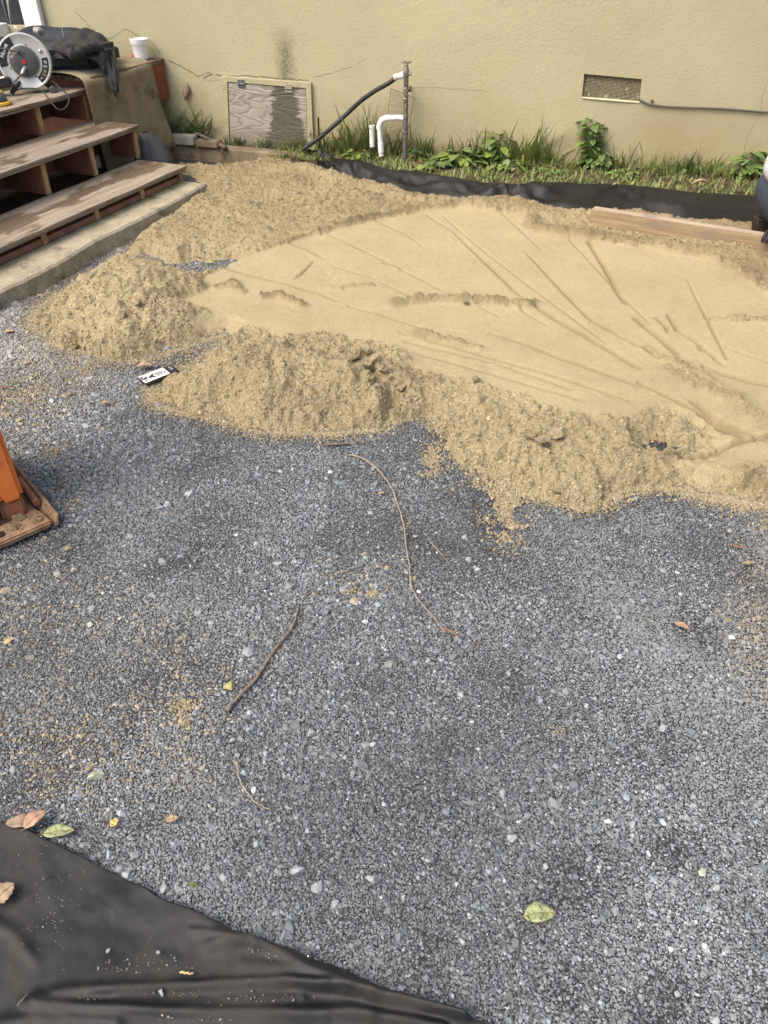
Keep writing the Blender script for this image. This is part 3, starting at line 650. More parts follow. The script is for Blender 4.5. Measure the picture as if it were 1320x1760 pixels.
mb = MB(); mb.tube(smooth_curve([at(-15, 84, yr-.03), at(5, 84, yr-.04), at(20, 87, yr-.045), at(32, 91, yr-.035), at(35, 94, yr-.02)], 6), .004, 8)
tag(mb.build('thin_black_cord', M['rubber'], smooth='all'), 'thin black cord plugged across the face of the reel', 'cord')
# charger, sander
ch = thing('battery_charger', at(8, 160, yr-.12), 'black charger with a white sticker left of the cord reel', 'charger')
q = at(-20, 157, yr-.14); MB().box(q, np.array([.14, .03, .018]), np.array([-.03, .08, 0]), (0, 0, .05)).build('charger_body', M['black_plastic'], ch, True, .01, 2)
MB().box(q+np.array([.005, .010, .052]), np.array([.10, .022, .014]), np.array([-.02, .05, 0]), (0, 0, .003)).build('sticker', M['white_print'], ch, bevel=.001)
sn = thing('power_sander', at(5, 180, yr-.2), 'yellow and grey power tool lying at the left end of the top step', 'power tool')
q = P(2, 181, ZT[2]+.0); MB().lathe(q+np.array([-.02, 0, .002]), (0, 0, 1), [(.072, 0), (.078, .006), (.076, .016), (.06, .02)], 32).build('yellow_base', M['yellow_plastic'], sn, True)
MB().lathe(q+np.array([-.02, 0, .022]), (.1, -.1, 1), [(.058, 0), (.06, .015), (.05, .035), (.03, .045), (.01, .047)], 28).build('grey_body', M['grey_plastic'], sn, True)
MB().tube(smooth_curve([q+np.array([-.0, .03, .05]), q+np.array([-.02, .07, .05]), q+np.array([-.06, .1, .04])], 5), [.02]*11, 12).build('handle', M['yellow_plastic'], sn, True)
#@@PART2
# ================================================================== CURB, BLOCKS, BRANCH
ca = [P(268, 246, .10), P(330, 250, .10), P(420, 258, .10), P(500, 266, .10), P(560, 274, .08)]
top = smooth_curve(ca, 8); mb = MB(); V = []; n = len(top); rr = random.Random(5)
for i, q in enumerate(top):
    o_ = rr.uniform(-.004, .004); z_ = rr.uniform(-.002, .002)
    V += [q+WN*-.09+[0, 0, -.1], q+WN*-.09+[0, 0, z_], q+WN*(-.01+o_)+[0, 0, .0+z_], q+WN*(.004+o_)+[0, 0, -.010], q+WN*(.008+o_)+[0, 0, -.13]]
mb.add(V, [(i*5+j, i*5+j+1, i*5+j+6, i*5+j+5) for i in range(n-1) for j in range(4)]+[(0, 1, 2, 3, 4)])
tag(mb.build('concrete_curb', M['curb_concrete']), 'low brown concrete curb between the sand and the plywood hatch', 'curb')
def block(u0, u1, v, z, h, dep, nm, lab, mt, yaw=0.):
    a, b2 = P(u0, v, z), P(u1, v+3, z); ax_ = b2-a; n_ = np.array([-nrm(ax_)[1], nrm(ax_)[0], 0])
    o = MB().box(a, ax_, n_*dep, (0, 0, h)).build(nm, mt, bevel=.006, seg=2); return tag(o, lab, 'block')
block(283, 334, 248, .104, .062, .09, 'concrete_block', 'pale concrete block lying on the curb beside the grass clump', M['block'])
block(336, 374, 253, .098, .045, .09, 'concrete_block', 'half buried darker block right of the pale concrete block', M['curb_concrete'])
mb = MB(); pts = smooth_curve([P(335, 228, .17), P(352, 236, .16), P(368, 244, .13), P(388, 254, .11)], 6); mb.tube(pts, [.010+.006*(i/len(pts)) for i in range(len(pts))], 9)
mb.tube([pts[8], pts[8]+np.array([.05, .06, .05])], [.006, .002], 6)
tag(mb.build('dead_branch', M['branch'], smooth='all'), 'short grey dead branch resting against the block by the hatch', 'branch')
rows = []
ap = at(249, 227, 5.50)
for i in range(14):
    t = i/13; row = []
    for j in range(21):
        a = 2*math.pi*j/20; R_ = .135*math.sin(.5*math.pi*min(1, t*1.05+.02))**.55*(1+.10*math.sin(3*a+4*t)+.06*math.sin(7*a))
        row.append(np.array([ap[0]+math.cos(a)*R_+.05*t, ap[1]+math.sin(a)*R_*.9-.02*t, ap[2]-(ap[2]-.03)*t**1.15+.006*math.sin(9*a+8*t)]))
    rows.append(row)
cloth_grid('grey_tarp', mat('grey_tarp', (.045, .046, .048), (.028, .028, .03), 12, .6, .3, 60), rows, 'bundled dark grey plastic tarp behind the bottom step', 'tarp')
mb = MB(); mb.tube(smooth_curve([at(148, 178, 5.62), at(158, 186, 5.6), at(170, 205, 5.55), at(180, 235, 5.5)], 6), .012, 8)
tag(mb.build('grey_conduit', M['cable'], smooth='all'), 'grey flexible conduit dropping behind the stairs', 'conduit')
# ================================================================== SOIL BED + EDGING FABRIC
top_px = [(522, 264), (556, 259), (578, 268), (620, 275), (655, 286), (690, 289), (740, 298), (800, 307), (860, 313), (900, 314), (1000, 311), (1100, 319), (1180, 327), (1320, 331), (1500, 342), (1750, 360)]
bot_px = [(515, 275), (552, 290), (580, 305), (620, 318), (660, 328), (700, 337), (745, 340), (810, 346), (865, 350), (905, 355), (1000, 372), (1100, 374), (1180, 392), (1320, 398), (1500, 410), (1750, 430)]
A_ = smooth_curve([P(u, v, .115) for u, v in top_px], 9); B_ = smooth_curve([P(u, v, .035) for u, v in bot_px], 9)
rows = []; rr = random.Random(2)
for j in range(17):
    a = j/16; row = []
    for i, (p, q) in enumerate(zip(A_, B_)):
        s_i = i*.035; zz = p[2]*(1-a**1.6)+q[2]*a**1.6
        fold = (.012*abs(math.sin(s_i*21-a*7+2.5*math.sin(s_i*5)))+.010*math.sin(s_i*47+a*9+3*math.sin(s_i*9)))*math.sin(math.pi*min(1, a*1.1))*(.35+max(0, math.sin(s_i*2.1+1)))+.010*math.sin(a*17+3*math.sin(s_i*3))*a+.016*math.sin(s_i*13+a*4.5+2*math.sin(s_i*2.3))*math.sin(math.pi*a)+.009*math.sin(s_i*31-a*6)*math.sin(math.pi*a)*(.4+.6*math.sin(s_i*3))+.012*math.sin(a*9+s_i*4)*math.sin(math.pi*a)
        r2 = p*(1-a)+q*a; r2 = r2+np.array([0, (.012*math.sin(s_i*11)+.010*math.sin(s_i*5.3+2))*(1-a)+.010*math.sin(s_i*26+a*8)*math.sin(math.pi*a), 0]); r2[2] = zz+fold+.006*math.sin(s_i*7.3)*(1-a)
        if j == 0: r2 = r2+np.array([0, .025, -.02])
        row.append(r2)
    rows.append(row)
cloth_grid('edging_fabric', M['fabric_far'], rows, 'black landscape fabric skirt running along the weedy bed', 'landscape fabric', thick=.002)
rows = []
for j in range(26):
    a = j/25; row = []
    for i in range(140):
        s = -1.6+7.5*i/139
        base = WS(s, 0, -.02); r2 = base.copy()
        # front limit = fabric top line
        xs = np.array([p[0] for p in A_]); ys = np.array([p[1] for p in A_]); x = base[0]; yf = np.interp(x, xs, ys)+.03 if x > xs[0] else ys[0]+.16-(x-xs[0])*.24
        r2 = np.array([x, base[1]*(1-a)+yf*a, .095+.02*float(fbm(np.array([x]), np.array([base[1]+a]), .12, 3)[0])-.02*a])
        row.append(r2)
    rows.append(row)
tag(MB().grid(rows).build('soil_bed', M['soil'], smooth='all'), 'dark soil bed between wall and fabric', kind='structure')
def soilz(x, y): return .092
def fabric_y(x): return float(np.interp(x, [p[0] for p in A_], [p[1] for p in A_]))
def wall_y(x): return WA[1]+(x-WA[0])*WV[1]/WV[0]
# ------------------------------------------------------------------ vegetation
def blade(mb, base, L, w, az, lean, curl, segs=5):
    d = np.array([math.cos(az), math.sin(az), 0]); side = np.array([-d[1], d[0], 0]); p = np.array(base, float); V = []; ang = lean
    for k in range(segs+1):
        t = k/segs; ww = w*(1-t**1.8)*.5+.0002
        V += [p-side*ww, p+side*ww]
        p = p+(d*math.sin(ang)+np.array([0, 0, math.cos(ang)]))*L/segs; ang += curl/segs
    mb.add(V, [(2*k, 2*k+1, 2*k+3, 2*k+2) for k in range(segs)])
R = random.Random(42)
def tuft(name, u, v, n, L, w, lab, mt, spread=.05, grp=None, lean=.35, curl=1.2, cat='grass tuft'):
    b0 = P(u, v, .09); mb = MB()
    yw = wall_y(b0[0])-.03
    for i in range(n):
        q = b0+np.array([R.gauss(0, spread), R.gauss(0, spread*.6), 0]); q[1] = min(q[1], yw)
        az = R.uniform(0, 2*math.pi)
        if math.sin(az) > .3: az = -az
        if i % 5 > 3: continue
        blade(mb, q, L*R.uniform(.45, 1.15), w*R.uniform(.9, 2.4), az, abs(R.gauss(.1, lean)), R.uniform(.2, curl*1.3))
    return tag(mb.build(name, mt, smooth='all'), lab, cat, grp)
T = [(230+335, 250, 60, .24, .005, 'thin upright grass tuft between the rebar stake and the white stub pipe', .06),
     (600, 250, 70, .36, .005, 'tall wispy grass tuft behind the white stub pipe', .05),
     (632, 252, 80, .40, .005, 'tallest grass tuft, in front of the leaning wire mesh', .06),
     (678, 252, 70, .26, .005, 'grass tuft growing under the white pipe elbow', .05),
     (725, 256, 60, .24, .007, 'dark grass tuft right of the galvanised standpipe', .05),
     (775, 262, 50, .17, .006, 'short grass tuft left of the heart leaved weeds', .05),
     (808, 262, 50, .24, .007, 'arching grass tuft behind the heart leaved weeds', .05),
     (896, 275, 90, .32, .008, 'large arching grass clump under the left side of the vent', .07),
     (935, 282, 60, .20, .007, 'low grass tuft between the large clump and the leafy upright weed', .05),
     (1012, 285, 40, .30, .006, 'thin grass tuft leaning right behind the leafy upright weed', .05),
     (1068, 290, 45, .22, .005, 'sparse grass tuft with bent seed stalks under the vent corner', .06),
     (1125, 296, 50, .18, .005, 'low grass tuft midway along the cable', .07),
     (1178, 300, 70, .20, .006, 'leafy grass tuft above the tan leaf on the fabric', .07),
     (1228, 303, 60, .17, .006, 'low grass tuft left of the weed by the kneeling person', .06),
     (455, 252, 60, .12, .004, 'short grass tuft in front of the middle of the plywood hatch', .07),
     (410, 246, 60, .13, .004, 'short grass tuft at the left foot of the plywood hatch', .07),
     (515, 255, 60, .15, .005, 'short grass tuft at the right foot of the plywood hatch', .07)]
for i, (u, v, n, L, w, lab, spd) in enumerate(T):
    tuft('grass_tuft', u, v, n, L, w, lab, M['grass'] if i % 3 else M['grass_dark'], spd, 'grass tufts along the wall')
for (u, v, L, n, az, lab) in ((1190, 300, .24, 4, 2.6, None), (868, 272, .45, 6, 2.3, None)):
    pass
mb = MB(); b0 = P(316, 250, .10); b0[1] = wall_y(b0[0])-.035   # strap leaved clump in the corner
corner = thing('strap_leaf_plant', b0, 'dark green clump of strap leaves in the corner beside the red board', 'plant')
for g_ in range(6):
    mb = MB(); c = b0+np.array([-.17+.062*g_, R.uniform(-.02, .01), 0])
    for i in range(16): blade(mb, c+np.array([R.gauss(0, .025), R.gauss(0, .02), 0]), R.uniform(.18, .34), R.uniform(.014, .021), (math.pi if R.random() < .5 else 2*math.pi)+(R.uniform(-.2, .9) if False else R.uniform(-.5, .5)), abs(R.gauss(.25, .25)), R.uniform(.3, 1.3), 6)
    mb.build('leaf_fan', M['strap_leaf'], corner, smooth='all')
def leaf_mesh(name, L, w, mt, cup=.15, tip=1.4, nseg=6, droop=.3):
    mb = MB(); V = []
    for i in range(nseg+1):
        t = i/nseg; ww = w*.5*(math.sin(math.pi*t**(.75))**.8 if 0 < t < 1 else .02); z = -droop*L*t*t
        V += [(t*L, -ww, z+cup*ww), (t*L, 0, z), (t*L, ww, z+cup*ww)]
    mb.add(V, [(3*i+j, 3*i+j+1, 3*i+j+4, 3*i+j+3) for i in range(nseg) for j in range(2)]); return mb.mesh(name, mt, smooth='all')
LM = {k: leaf_mesh('leaf_'+k, 1, .72 if k != 'narrow' else .3, M[m_]) for k, m_ in (('weed', 'weed'), ('yellow', 'weed_yellow'), ('narrow', 'strap_leaf'))}
from mathutils import Euler, Matrix
def weed(u, v, h, nleaf, ls, spread, lab, yellow=.2, upright=False, z0=.09):
    b0 = P(u, v, z0); b0[1] = min(b0[1], wall_y(b0[0])-.05)
    t = thing('leafy_weed', b0, lab, 'weed', 'broadleaf weeds in the bed'); mb = MB()
    tips = []
    for i in range(nleaf):
        if upright: z = h*(.12+.88*i/nleaf); az = i*2.4+R.random(); r_ = .012+.04*R.random(); q = b0+np.array([math.cos(az)*r_+.02*math.sin(z*12), math.sin(az)*r_*.6, z])
        else: az = R.uniform(0, 6.28); r_ = spread*math.sqrt(R.random()); q = b0+np.array([math.cos(az)*r_, math.sin(az)*r_*.5, h*(1-.6*(r_/spread)**2)*R.uniform(.4, 1)])
        q[1] = min(q[1], wall_y(q[0])-.02)
        tips.append((q, az))
        mb.tube([b0+np.array([0, 0, z*.6 if upright else 0]), (b0+q)/2+np.array([0, 0, .01]), q], [.002, .0016, .001], 4, cap=False)
    mb.build('stem', M['weed'], t)
    for q, az in tips:
        o = bpy.data.objects.new('leaf', LM['yellow' if R.random() < yellow else 'weed']); COL.objects.link(o); o.parent = t
        o.location = tuple(q-b0); o.rotation_euler = (R.uniform(-.4, .4), R.uniform(-.3, .45) if not upright else R.uniform(-.5, .2), az); s = ls*R.uniform(.8, 1.45); o.scale = (s, s, s)
    return t
weed(845, 262, .22, 44, .065, .10, 'bushy round leaved weed with the highest leaves, right of the dry leaf', .1)
weed(790, 285, .12, 44, .075, .13, 'low spreading weed with large pale leaves beside the edging fabric', .3)
weed(745, 290, .08, 26, .06, .10, 'low round leaved weed left of the pale spreading weed', .25)
weed(868, 290, .08, 30, .055, .12, 'small yellowish weed in front of the large grass clump', .6)
weed(722, 270, .10, 16, .04, .07, 'small weed at the foot of the galvanised standpipe', .1)
weed(1002, 282, .30, 60, .058, .08, 'tall upright leafy weed in the middle of the bed', .05, True)
weed(1030, 292, .14, 36, .050, .08, 'bluish leafy weed at the right foot of the tall upright weed', .0)
weed(1282, 305, .19, 44, .062, .08, 'rough leaved weed beside the kneeling person', .1)
weed(1185, 300, .10, 18, .045, .08, 'low weed among the grass above the tan leaf', .1)
weed(1075, 302, .05, 20, .04, .12, 'flat weed rosette below the sparse seed stalks', .1)
weed(616, 272, .06, 22, .05, .10, 'low weed with yellow leaves in front of the white stub pipe', .5)
weed(950, 300, .05, 18, .035, .12, 'flat weed patch between the large grass clump and the fabric', .2)
mb = MB(); mb.tube(smooth_curve([P(772, 262, .16), P(810, 256, .17), P(850, 258, .16), P(880, 268, .12)], 6), .002, 5)
tag(mb.build('dry_straw', M['straw'], smooth='all'), 'long pale straw arching low across the round leaved weeds', 'straw')
for (u_, v_, L_, lab_) in ((905, 290, .16, 'dead straw coloured grass clump in front of the large grass clump'), (660, 268, .14, 'dead grass clump at the foot of the white pipe'), (1100, 305, .13, 'dead grass clump under the middle of the cable'), (960, 292, .14, 'dead grass clump left of the tall upright weed')):
    tuft('dead_grass', u_, v_, 40, L_, .004, lab_, M['straw'], .06, 'clumps of dead grass in the bed', .8, 1.6, 'dead grass')
weed(350, 240, .04, 10, .035, .05, 'tiny weed beside the dead branch', .3)
weed(262, 236, .06, 14, .035, .06, 'small weed at the hem of the felt cloth', .4)
weed(258, 105-0, .03, 5, .03, .03, 'small sprout behind the foam cup', .4, z0=DZ) if False else None
# ground cover (stuff)
mb = MB(); rr = random.Random(9); strawm = MB()
for i in range(7000):
    x = rr.uniform(-.75, 3.3); y0, y1 = fabric_y(x)+.0, wall_y(x)-.02
    if x < -.25: y0 = y1-.24
    y = y0+(y1-y0)*rr.random()
    dens = .5+.5*float(vnoise(np.array([x]), np.array([y]), .12)[0])
    if rr.random() > .12+1.1*dens: continue
    L = rr.uniform(.025, .085)*(1.2 if y > y1-.12 else .8)
    blade(mb if rr.random() < .68 else strawm, (x, y, .085), L, rr.uniform(.005, .013), rr.uniform(0, 6.28), abs(rr.gauss(.7, .4)), rr.uniform(.2, 1.4), 3)
tag(mb.build('ground_cover', M['grass']), 'short weedy grass covering the soil bed', 'ground cover', kind='stuff')
tag(strawm.build('dry_thatch', M['straw']), 'dry straw coloured thatch among the weeds', 'thatch', kind='stuff')
# ================================================================== STANDPIPE, HOSE, PVC, STAKE, MESH
OFF = .17
sp0 = W(697, 200, OFF); px_, py_ = sp0[0], sp0[1]
def col_at(v):  # height on the standpipe axis for an image row
    lo, hi = -1., 3.
    for _ in range(40):
        m_ = (lo+hi)/2
        if project(px_, py_, m_)[1] > v: lo = m_
        else: hi = m_
    return lo
stand = thing('standpipe', (px_, py_, .09), 'galvanised standpipe with garden faucet in front of the wall', 'standpipe')
zt, zb = col_at(124), .08
MB().tube([(px_, py_, zb), (px_, py_, zt)], .0155, 16).build('riser_pipe', M['galv'], stand, True)
for v_ in (152, 170): z_ = col_at(v_); MB().lathe((px_, py_, z_), (0, 0, 1), [(.017, 0), (.0185, .003), (.017, .006)], 16).build('band', M['brass'], stand, True)
for v_, r_ in ((200, .021), (216, .022), (228, .020)): z_ = col_at(v_); MB().lathe((px_, py_, z_), (0, 0, 1), [(.016, -.012), (r_, -.010), (r_, .010), (.016, .012)], 16).build('coupling', M['brass'] if v_ == 200 else M['galv'], stand, True)
fa = MB(); zf = col_at(126); fa.lathe((px_, py_, zf-.02), (0, 0, 1), [(.018, 0), (.021, .012), (.021, .035), (.015, .045), (.013, .065), (.008, .07), (.006, .085)], 16)
fa = fa.build('faucet_body', M['galv'], stand, True); zh = zf+.062
mb = MB()
for k in range(4):
    a = k*math.pi/2+.3; d_ = np.array([math.cos(a), math.sin(a), 0]); c = np.array([px_, py_, zh]); mb.tube([c, c+d_*.026], [.005, .004], 8); mb.lathe(c+d_*.026-np.array([0, 0, .006]), (0, 0, 1), [(.004, 0), (.008, .003), (.008, .009), (.004, .012)], 10)
mb.build('faucet_handle', M['brass'], stand, True)
h0 = np.array([px_, py_, col_at(127)]); h1 = W(680, 133, OFF)
mb = MB(); dr = nrm(h1-h0); mb.lathe(h0+dr*.015, dr, [(.012, 0), (.020, .004), (.021, .014), (.017, .016)], 16); mb.build('outlet', M['white_print'], stand, True)
mb = MB(); pr = []
for k in range(7): pr += [(.0125, .016+k*.0078), (.0125, .0185+k*.0078), (.019, .0188+k*.0078), (.019, .0232+k*.0078)]
mb.lathe(h0+dr*.012, dr, pr, 16); mb.build('threaded_collar', M['pvc'], stand)
MB().tube([h0+WV*.012, h0+WV*.030], .007, 10).tube([h0+WV*.030+WN*.0-np.array([0, 0, .012]), h0+WV*.034+np.array([0, 0, .010])], .003, 6).build('side_valve', M['brass'], stand, True)
z_ = col_at(157); MB().tube([(px_+.012, py_, z_), (px_+.028, py_+.06, z_-.005), (px_+.03, py_+.16, z_)], [.006, .010, .008], 10).build('wall_bracket', M['rust'], stand, True)
hp = [h0+dr*.062, W(668, 143, OFF), W(645, 156, OFF-.01), W(622, 172, OFF-.02), W(600, 192, OFF-.03), W(575, 215, OFF), W(550, 236, OFF+.02), W(527, 252, OFF+.05), W(520, 258, OFF+.07)]
mb = MB(); mb.tube(smooth_curve(hp, 10), .0145, 14); tag(mb.build('garden_hose', M['rubber'], smooth='all'), 'thick black hose sloping from the faucet down to the ground', 'hose')
pvc = thing('pvc_pipe', W(655, 262, OFF), 'white plastic pipe with two elbows beside the standpipe', 'pipe')
j0 = np.array([px_, py_, col_at(203)]); o2 = OFF
pts = [j0-WV*.012, W(684, 202, o2), W(668, 203, o2)]
MB().tube(smooth_curve(pts, 5), .0162, 16).build('pipe_arm', M['pvc'], pvc, True)
pe = [W(670, 202.5, o2), W(661, 204, o2), W(655, 209, o2), W(652, 217, o2), W(652, 222, o2)]; MB().tube(smooth_curve(pe, 6), .0195, 16).build('elbow', M['pvc'], pvc, True)
MB().tube([W(652, 221, o2), W(654, 247, o2), W(655.5, 268, o2)], .0162, 16).build('pipe_leg', M['pvc'], pvc, True)
MB().tube([W(654, 245, o2), W(655.3, 262, o2)], .0198, 16).build('coupling', M['pvc'], pvc, True)
MB().tube([j0-WV*.035, j0-WV*.012], .017, 16).build('coupling', M['pvc'], pvc, True)
mb = MB(); a_, b2 = W(639, 216, .10), W(640, 252, .10); mb.tube([b2, a_], .018, 20); mb.tube([a_-np.array([0, 0, .012]), a_+np.array([0, 0, .002])], .0215, 20)
tag(mb.build('stub_pipe', M['pvc'], smooth=True), 'capped white stub pipe half hidden in the grass', 'pipe')
a_ = P(549, 262, .08); mb = MB(); mb.tube([a_, W(547, 202, .30)], .0065, 8); tag(mb.build('rebar_stake', M['rust'], smooth=True), 'rusty rebar stake standing by the hose end', 'stake')
# leaning mesh triangle
tri = [W(672, 152, .015), W(712, 168, .015), W(700, 235, .11), W(660, 250, .12)]
mb = MB()
for a, b2 in zip(tri, tri[1:]+tri[:1]): mb.tube([a, b2], .0018, 5)
tri = [np.array(q) for q in tri]; n_ = 16
fr = thing('mesh_offcut', tri[3], 'scrap of fine wire mesh leaning on the wall behind the standpipe', 'wire mesh')
mb.build('mesh_edge', M['rust'], fr)
mb = MB()
for k in range(1, n_):
    t = k/n_; mb.tube([tri[0]*(1-t)+tri[1]*t, tri[3]*(1-t)+tri[2]*t], .0006, 3); mb.tube([tri[0]*(1-t)+tri[3]*t, tri[1]*(1-t)+tri[2]*t], .0009, 3)
mb.build('mesh_wire', mat('dull_wire', (.34, .31, .22), (.26, .23, .16), 50, .8, 0), fr)
# wall cable
wc = thing('wall_cable', W(1110, 180, .01), 'grey cable running right along the wall from the vent', 'cable')
MB().tube(smooth_curve([W(1097, 168, -.02), W(1101, 172, .005), W(1110, 177, .012), W(1125, 181, .012), W(1160, 184, .012), W(1240, 187, .012), W(1320, 193, .012), W(1420, 199, .012), W(1700, 215, .012)], 8), .0062, 8).build('cable_run', M['cable'], wc, True)
c = W(1118, 175, .002); MB().box(c, WV*.018, WN*.012, (0, 0, .012)).build('cable_clip', M['rust'], wc, bevel=.001)
# ================================================================== MACHINE
K = P(102, 907, .0); ax_a = nrm(P(0, 952, 0)-K); ax_b = nrm(np.array([-ax_a[1], ax_a[0], 0])); ax_b = ax_b if ax_b[1] > 0 else -ax_b
Zv = np.array([0, 0, 1.])
def Q(a, b2, z): return K+ax_a*a+ax_b*b2+Zv*z
mach = thing('plate_compactor', Q(.22, .25, 0), 'orange plate compactor with a mud caked steel base plate', 'plate compactor')
MB().box(Q(.02, .03, .004), ax_a*.40, ax_b*.50, Zv*.016).build('base_plate', M['plate'], mach, bevel=.004)
# front lip: sloping nose
lip = MB(); 
lip.hexa([Q(.02, .0, .012), Q(.42, .0, .012), Q(.42, .085, .004), Q(.012, .085, .004)], [Q(.012, -.004, .036), Q(.428, -.004, .036), Q(.42, .070, .044), Q(.025, .070, .044)])
lip = lip.build('front_lip', M['plate'], mach, bevel=.005, seg=2)
for a, b2, r_ in ((.155, .030, .012),): MB().lathe(Q(a, b2, .0405), Zv+ax_b*-.10, [(r_, 0), (r_, .003)], 18).build('bolt_hole', M['dark_void'], mach, True)
def lump(c, r, h, mt, nm, parent, seed=0):
    rr = random.Random(seed); mb = MB(); prof = []
    bm = bmesh.new(); bmesh.ops.create_icosphere(bm, subdivisions=3, radius=1)
    for v in bm.verts:
        n_ = 1+.22*math.sin(v.co.x*4+seed)*math.sin(v.co.y*5+seed*2)+.12*math.sin(v.co.z*9+v.co.x*7+seed)+rr.uniform(-.05, .05)
        v.co = Vector((v.co.x*r*n_, v.co.y*r*n_*.8, v.co.z*h*n_))+Vector(tuple(c))
    me = bpy.data.meshes.new(nm); bm.to_mesh(me); bm.free(); me.materials.append(mt); return link(nm, me, parent)
lump(Q(.115, .040, .042), .020, .010, M['mud'], 'mud_clod', lip, 1); lump(Q(.045, .032, .040), .018, .007, M['mud'], 'mud_clod', lip, 5)
lump(Q(.085, .068, .044), .02, .008, M['mud'], 'mud_clod', lip, 8)
MB().hexa([Q(-.002, .0, .010), Q(.012, .0, .010), Q(.012, .46, .010), Q(-.002, .46, .010)], [Q(-.014, .01, .042), Q(-.006, .01, .042), Q(-.006, .46, .07), Q(-.014, .46, .07)]).build('side_rim', M['plate'], mach, bevel=.002)
MB().tube([Q(.015, .10, .045), Q(.012, .24, .055)], .011, 10).build('side_bar', mat('brown_bar', (.28, .11, .06), (.18, .08, .05), 30, .6, .2), mach, True)
def housing(nm, prof, a0, a1, mt, bev=.02):
    poly = [Q(a0, b2, z) for b2, z in prof]; return MB().prism(poly, ax_a*(a1-a0)).build(nm, mt, mach, True, bev, 4)
housing('lower_housing', [(.104, .015), (.108, .085), (.38, .085), (.40, .015)], .046, .118, M['orange_dusty'], .010)
poly = [Q(a, .095, z) for a, z in ((.040, .078), (.112, .078), (.124, .135), (.36, .135), (.36, .50), (.05, .50), (.040, .46))]
MB().prism(poly, ax_b*.33).build('orange_cover', M['orange'], mach, True, .016, 4)
MB().box(Q(.155, .08, .03), ax_a*.14, ax_b*.30, Zv*.12).build('exciter', M['rust'], mach, bevel=.008)
MB().box(Q(.100, .0935, .150), ax_a*.04, ax_b*.004, Zv*.012).build('vent_slot', M['black_plastic'], mach)
for z_, b2 in ((.20, .105),): pass
MB().tube(smooth_curve([Q(.19, .45, .30), Q(.19, .62, .62), Q(.19, .80, .86)], 5), .014, 10).build('handle_bar', M['black_plastic'], mach, True)
# ================================================================== LUMBER
lb0, lb1 = P(1012, 384, .068), P(1312, 433, .066); ld = nrm(lb1-lb0); ln = np.array([-ld[1], ld[0], 0]); LL = np.linalg.norm(lb1-lb0)+.42
lum = MB().box(lb0-Zv*.01, ld*LL, ln*.062, Zv*.088).build('lumber_board', M['lumber'], bevel=.003, seg=2); tag(lum, 'long worn timber screed board lying on edge in the sand', 'board')
MB().box(lb0+ld*.01+Zv*.0785+ln*.003, ld*(LL-.02), ln*.056, Zv*.0015).build('worn_top', M['lumber_top'], lum)
# ================================================================== PERSON kneeling at the right
def skin(name, verts, edges, radii, mt, parent, sub=2, root=0):
    me = bpy.data.meshes.new(name); me.from_pydata([tuple(v) for v in verts], edges, []); me.materials.append(mt)
    o = link(name, me, parent); mo = o.modifiers.new('skin', 'SKIN'); mo.use_smooth_shade = True
    for i, r in enumerate(radii):
        sv = me.skin_vertices[0].data[i]; sv.radius = (r, r) if not hasattr(r, '__len__') else r
        sv.use_root = (i == root)
    s = o.modifiers.new('sub', 'SUBSURF'); s.levels = sub; s.render_levels = sub; return o
G = np.array([2.05, 4.13, .05])
man = thing('person', G, 'kneeling person in dark jeans and pale shirt at the right edge, levelling sand', 'person')
def g(x, y, z): return G+np.array([x, y, z])
pel, hipL, hipR = g(0, 0, .24), g(.03, -.10, .22), g(.03, .10, .22)
kneeL, kneeR = g(.40, -.14, .075), g(.40, .16, .075); ankL, ankR = g(.02, -.12, .06), g(.04, .13, .06)
chest, neck, head = g(.10, 0, .62), g(.17, 0, .80), g(.26, 0, .92); wst = g(.02, 0, .40)
shL, shR = g(.13, -.19, .70), g(.13, .19, .70); elL, elR = g(.16, -.30, .42), g(.40, .22, .46); haL, haR = g(.03, -.25, .16), g(.62, .06, .22)
body_v = [pel, wst, chest, neck, head, hipL, kneeL, ankL, hipR, kneeR, ankR, shL, elL, haL, shR, elR, haR, g(.33, 0, .90)]
body_e = [(0, 1), (1, 2), (2, 3), (3, 4), (0, 5), (5, 6), (6, 7), (0, 8), (8, 9), (9, 10), (2, 11), (11, 12), (12, 13), (2, 14), (14, 15), (15, 16), (4, 17)]
body_r = [.11, .10, .12, .055, .095, .09, .06, .045, .09, .06, .045, .065, .042, .03, .065, .042, .03, .07]
skin('body', body_v, body_e, body_r, M['skin'], man)
skin('jeans', [pel, g(.01, 0, .36), hipL, (hipL+kneeL)/2+[0, 0, .03], kneeL, g(.2, -.13, .075), ankL, hipR, (hipR+kneeR)/2+[0, 0, .03], kneeR, g(.2, .14, .075), ankR],
     [(0, 1), (0, 2), (2, 3), (3, 4), (4, 5), (5, 6), (0, 7), (7, 8), (8, 9), (9, 10), (10, 11)], [.16, .145, .12, .10, .08, .065, .06, .12, .10, .08, .065, .06], M['denim'], man)
skin('shirt', [g(.0, 0, .27), wst+[.02, 0, .02], chest, g(.14, 0, .74), shL, elL, shR, elR, haL*.8+elL*.2, haR*.8+elR*.2], [(0, 1), (1, 2), (2, 3), (2, 4), (4, 5), (2, 6), (6, 7), (5, 8), (7, 9)], [.165, .16, .165, .09, .09, .065, .09, .065, .048, .048], M['shirt'], man)
for f_ in (ankL, ankR): MB().hexa([f_+[-.06, -.04, -.05], f_+[.05, -.04, -.06], f_+[.05, .04, -.06], f_+[-.06, .04, -.05]], [f_+[-.09, -.035, .06], f_+[.06, -.035, .03], f_+[.06, .035, .03], f_+[-.09, .035, .06]]).build('boot', M['boot'], man, True, .015, 3)
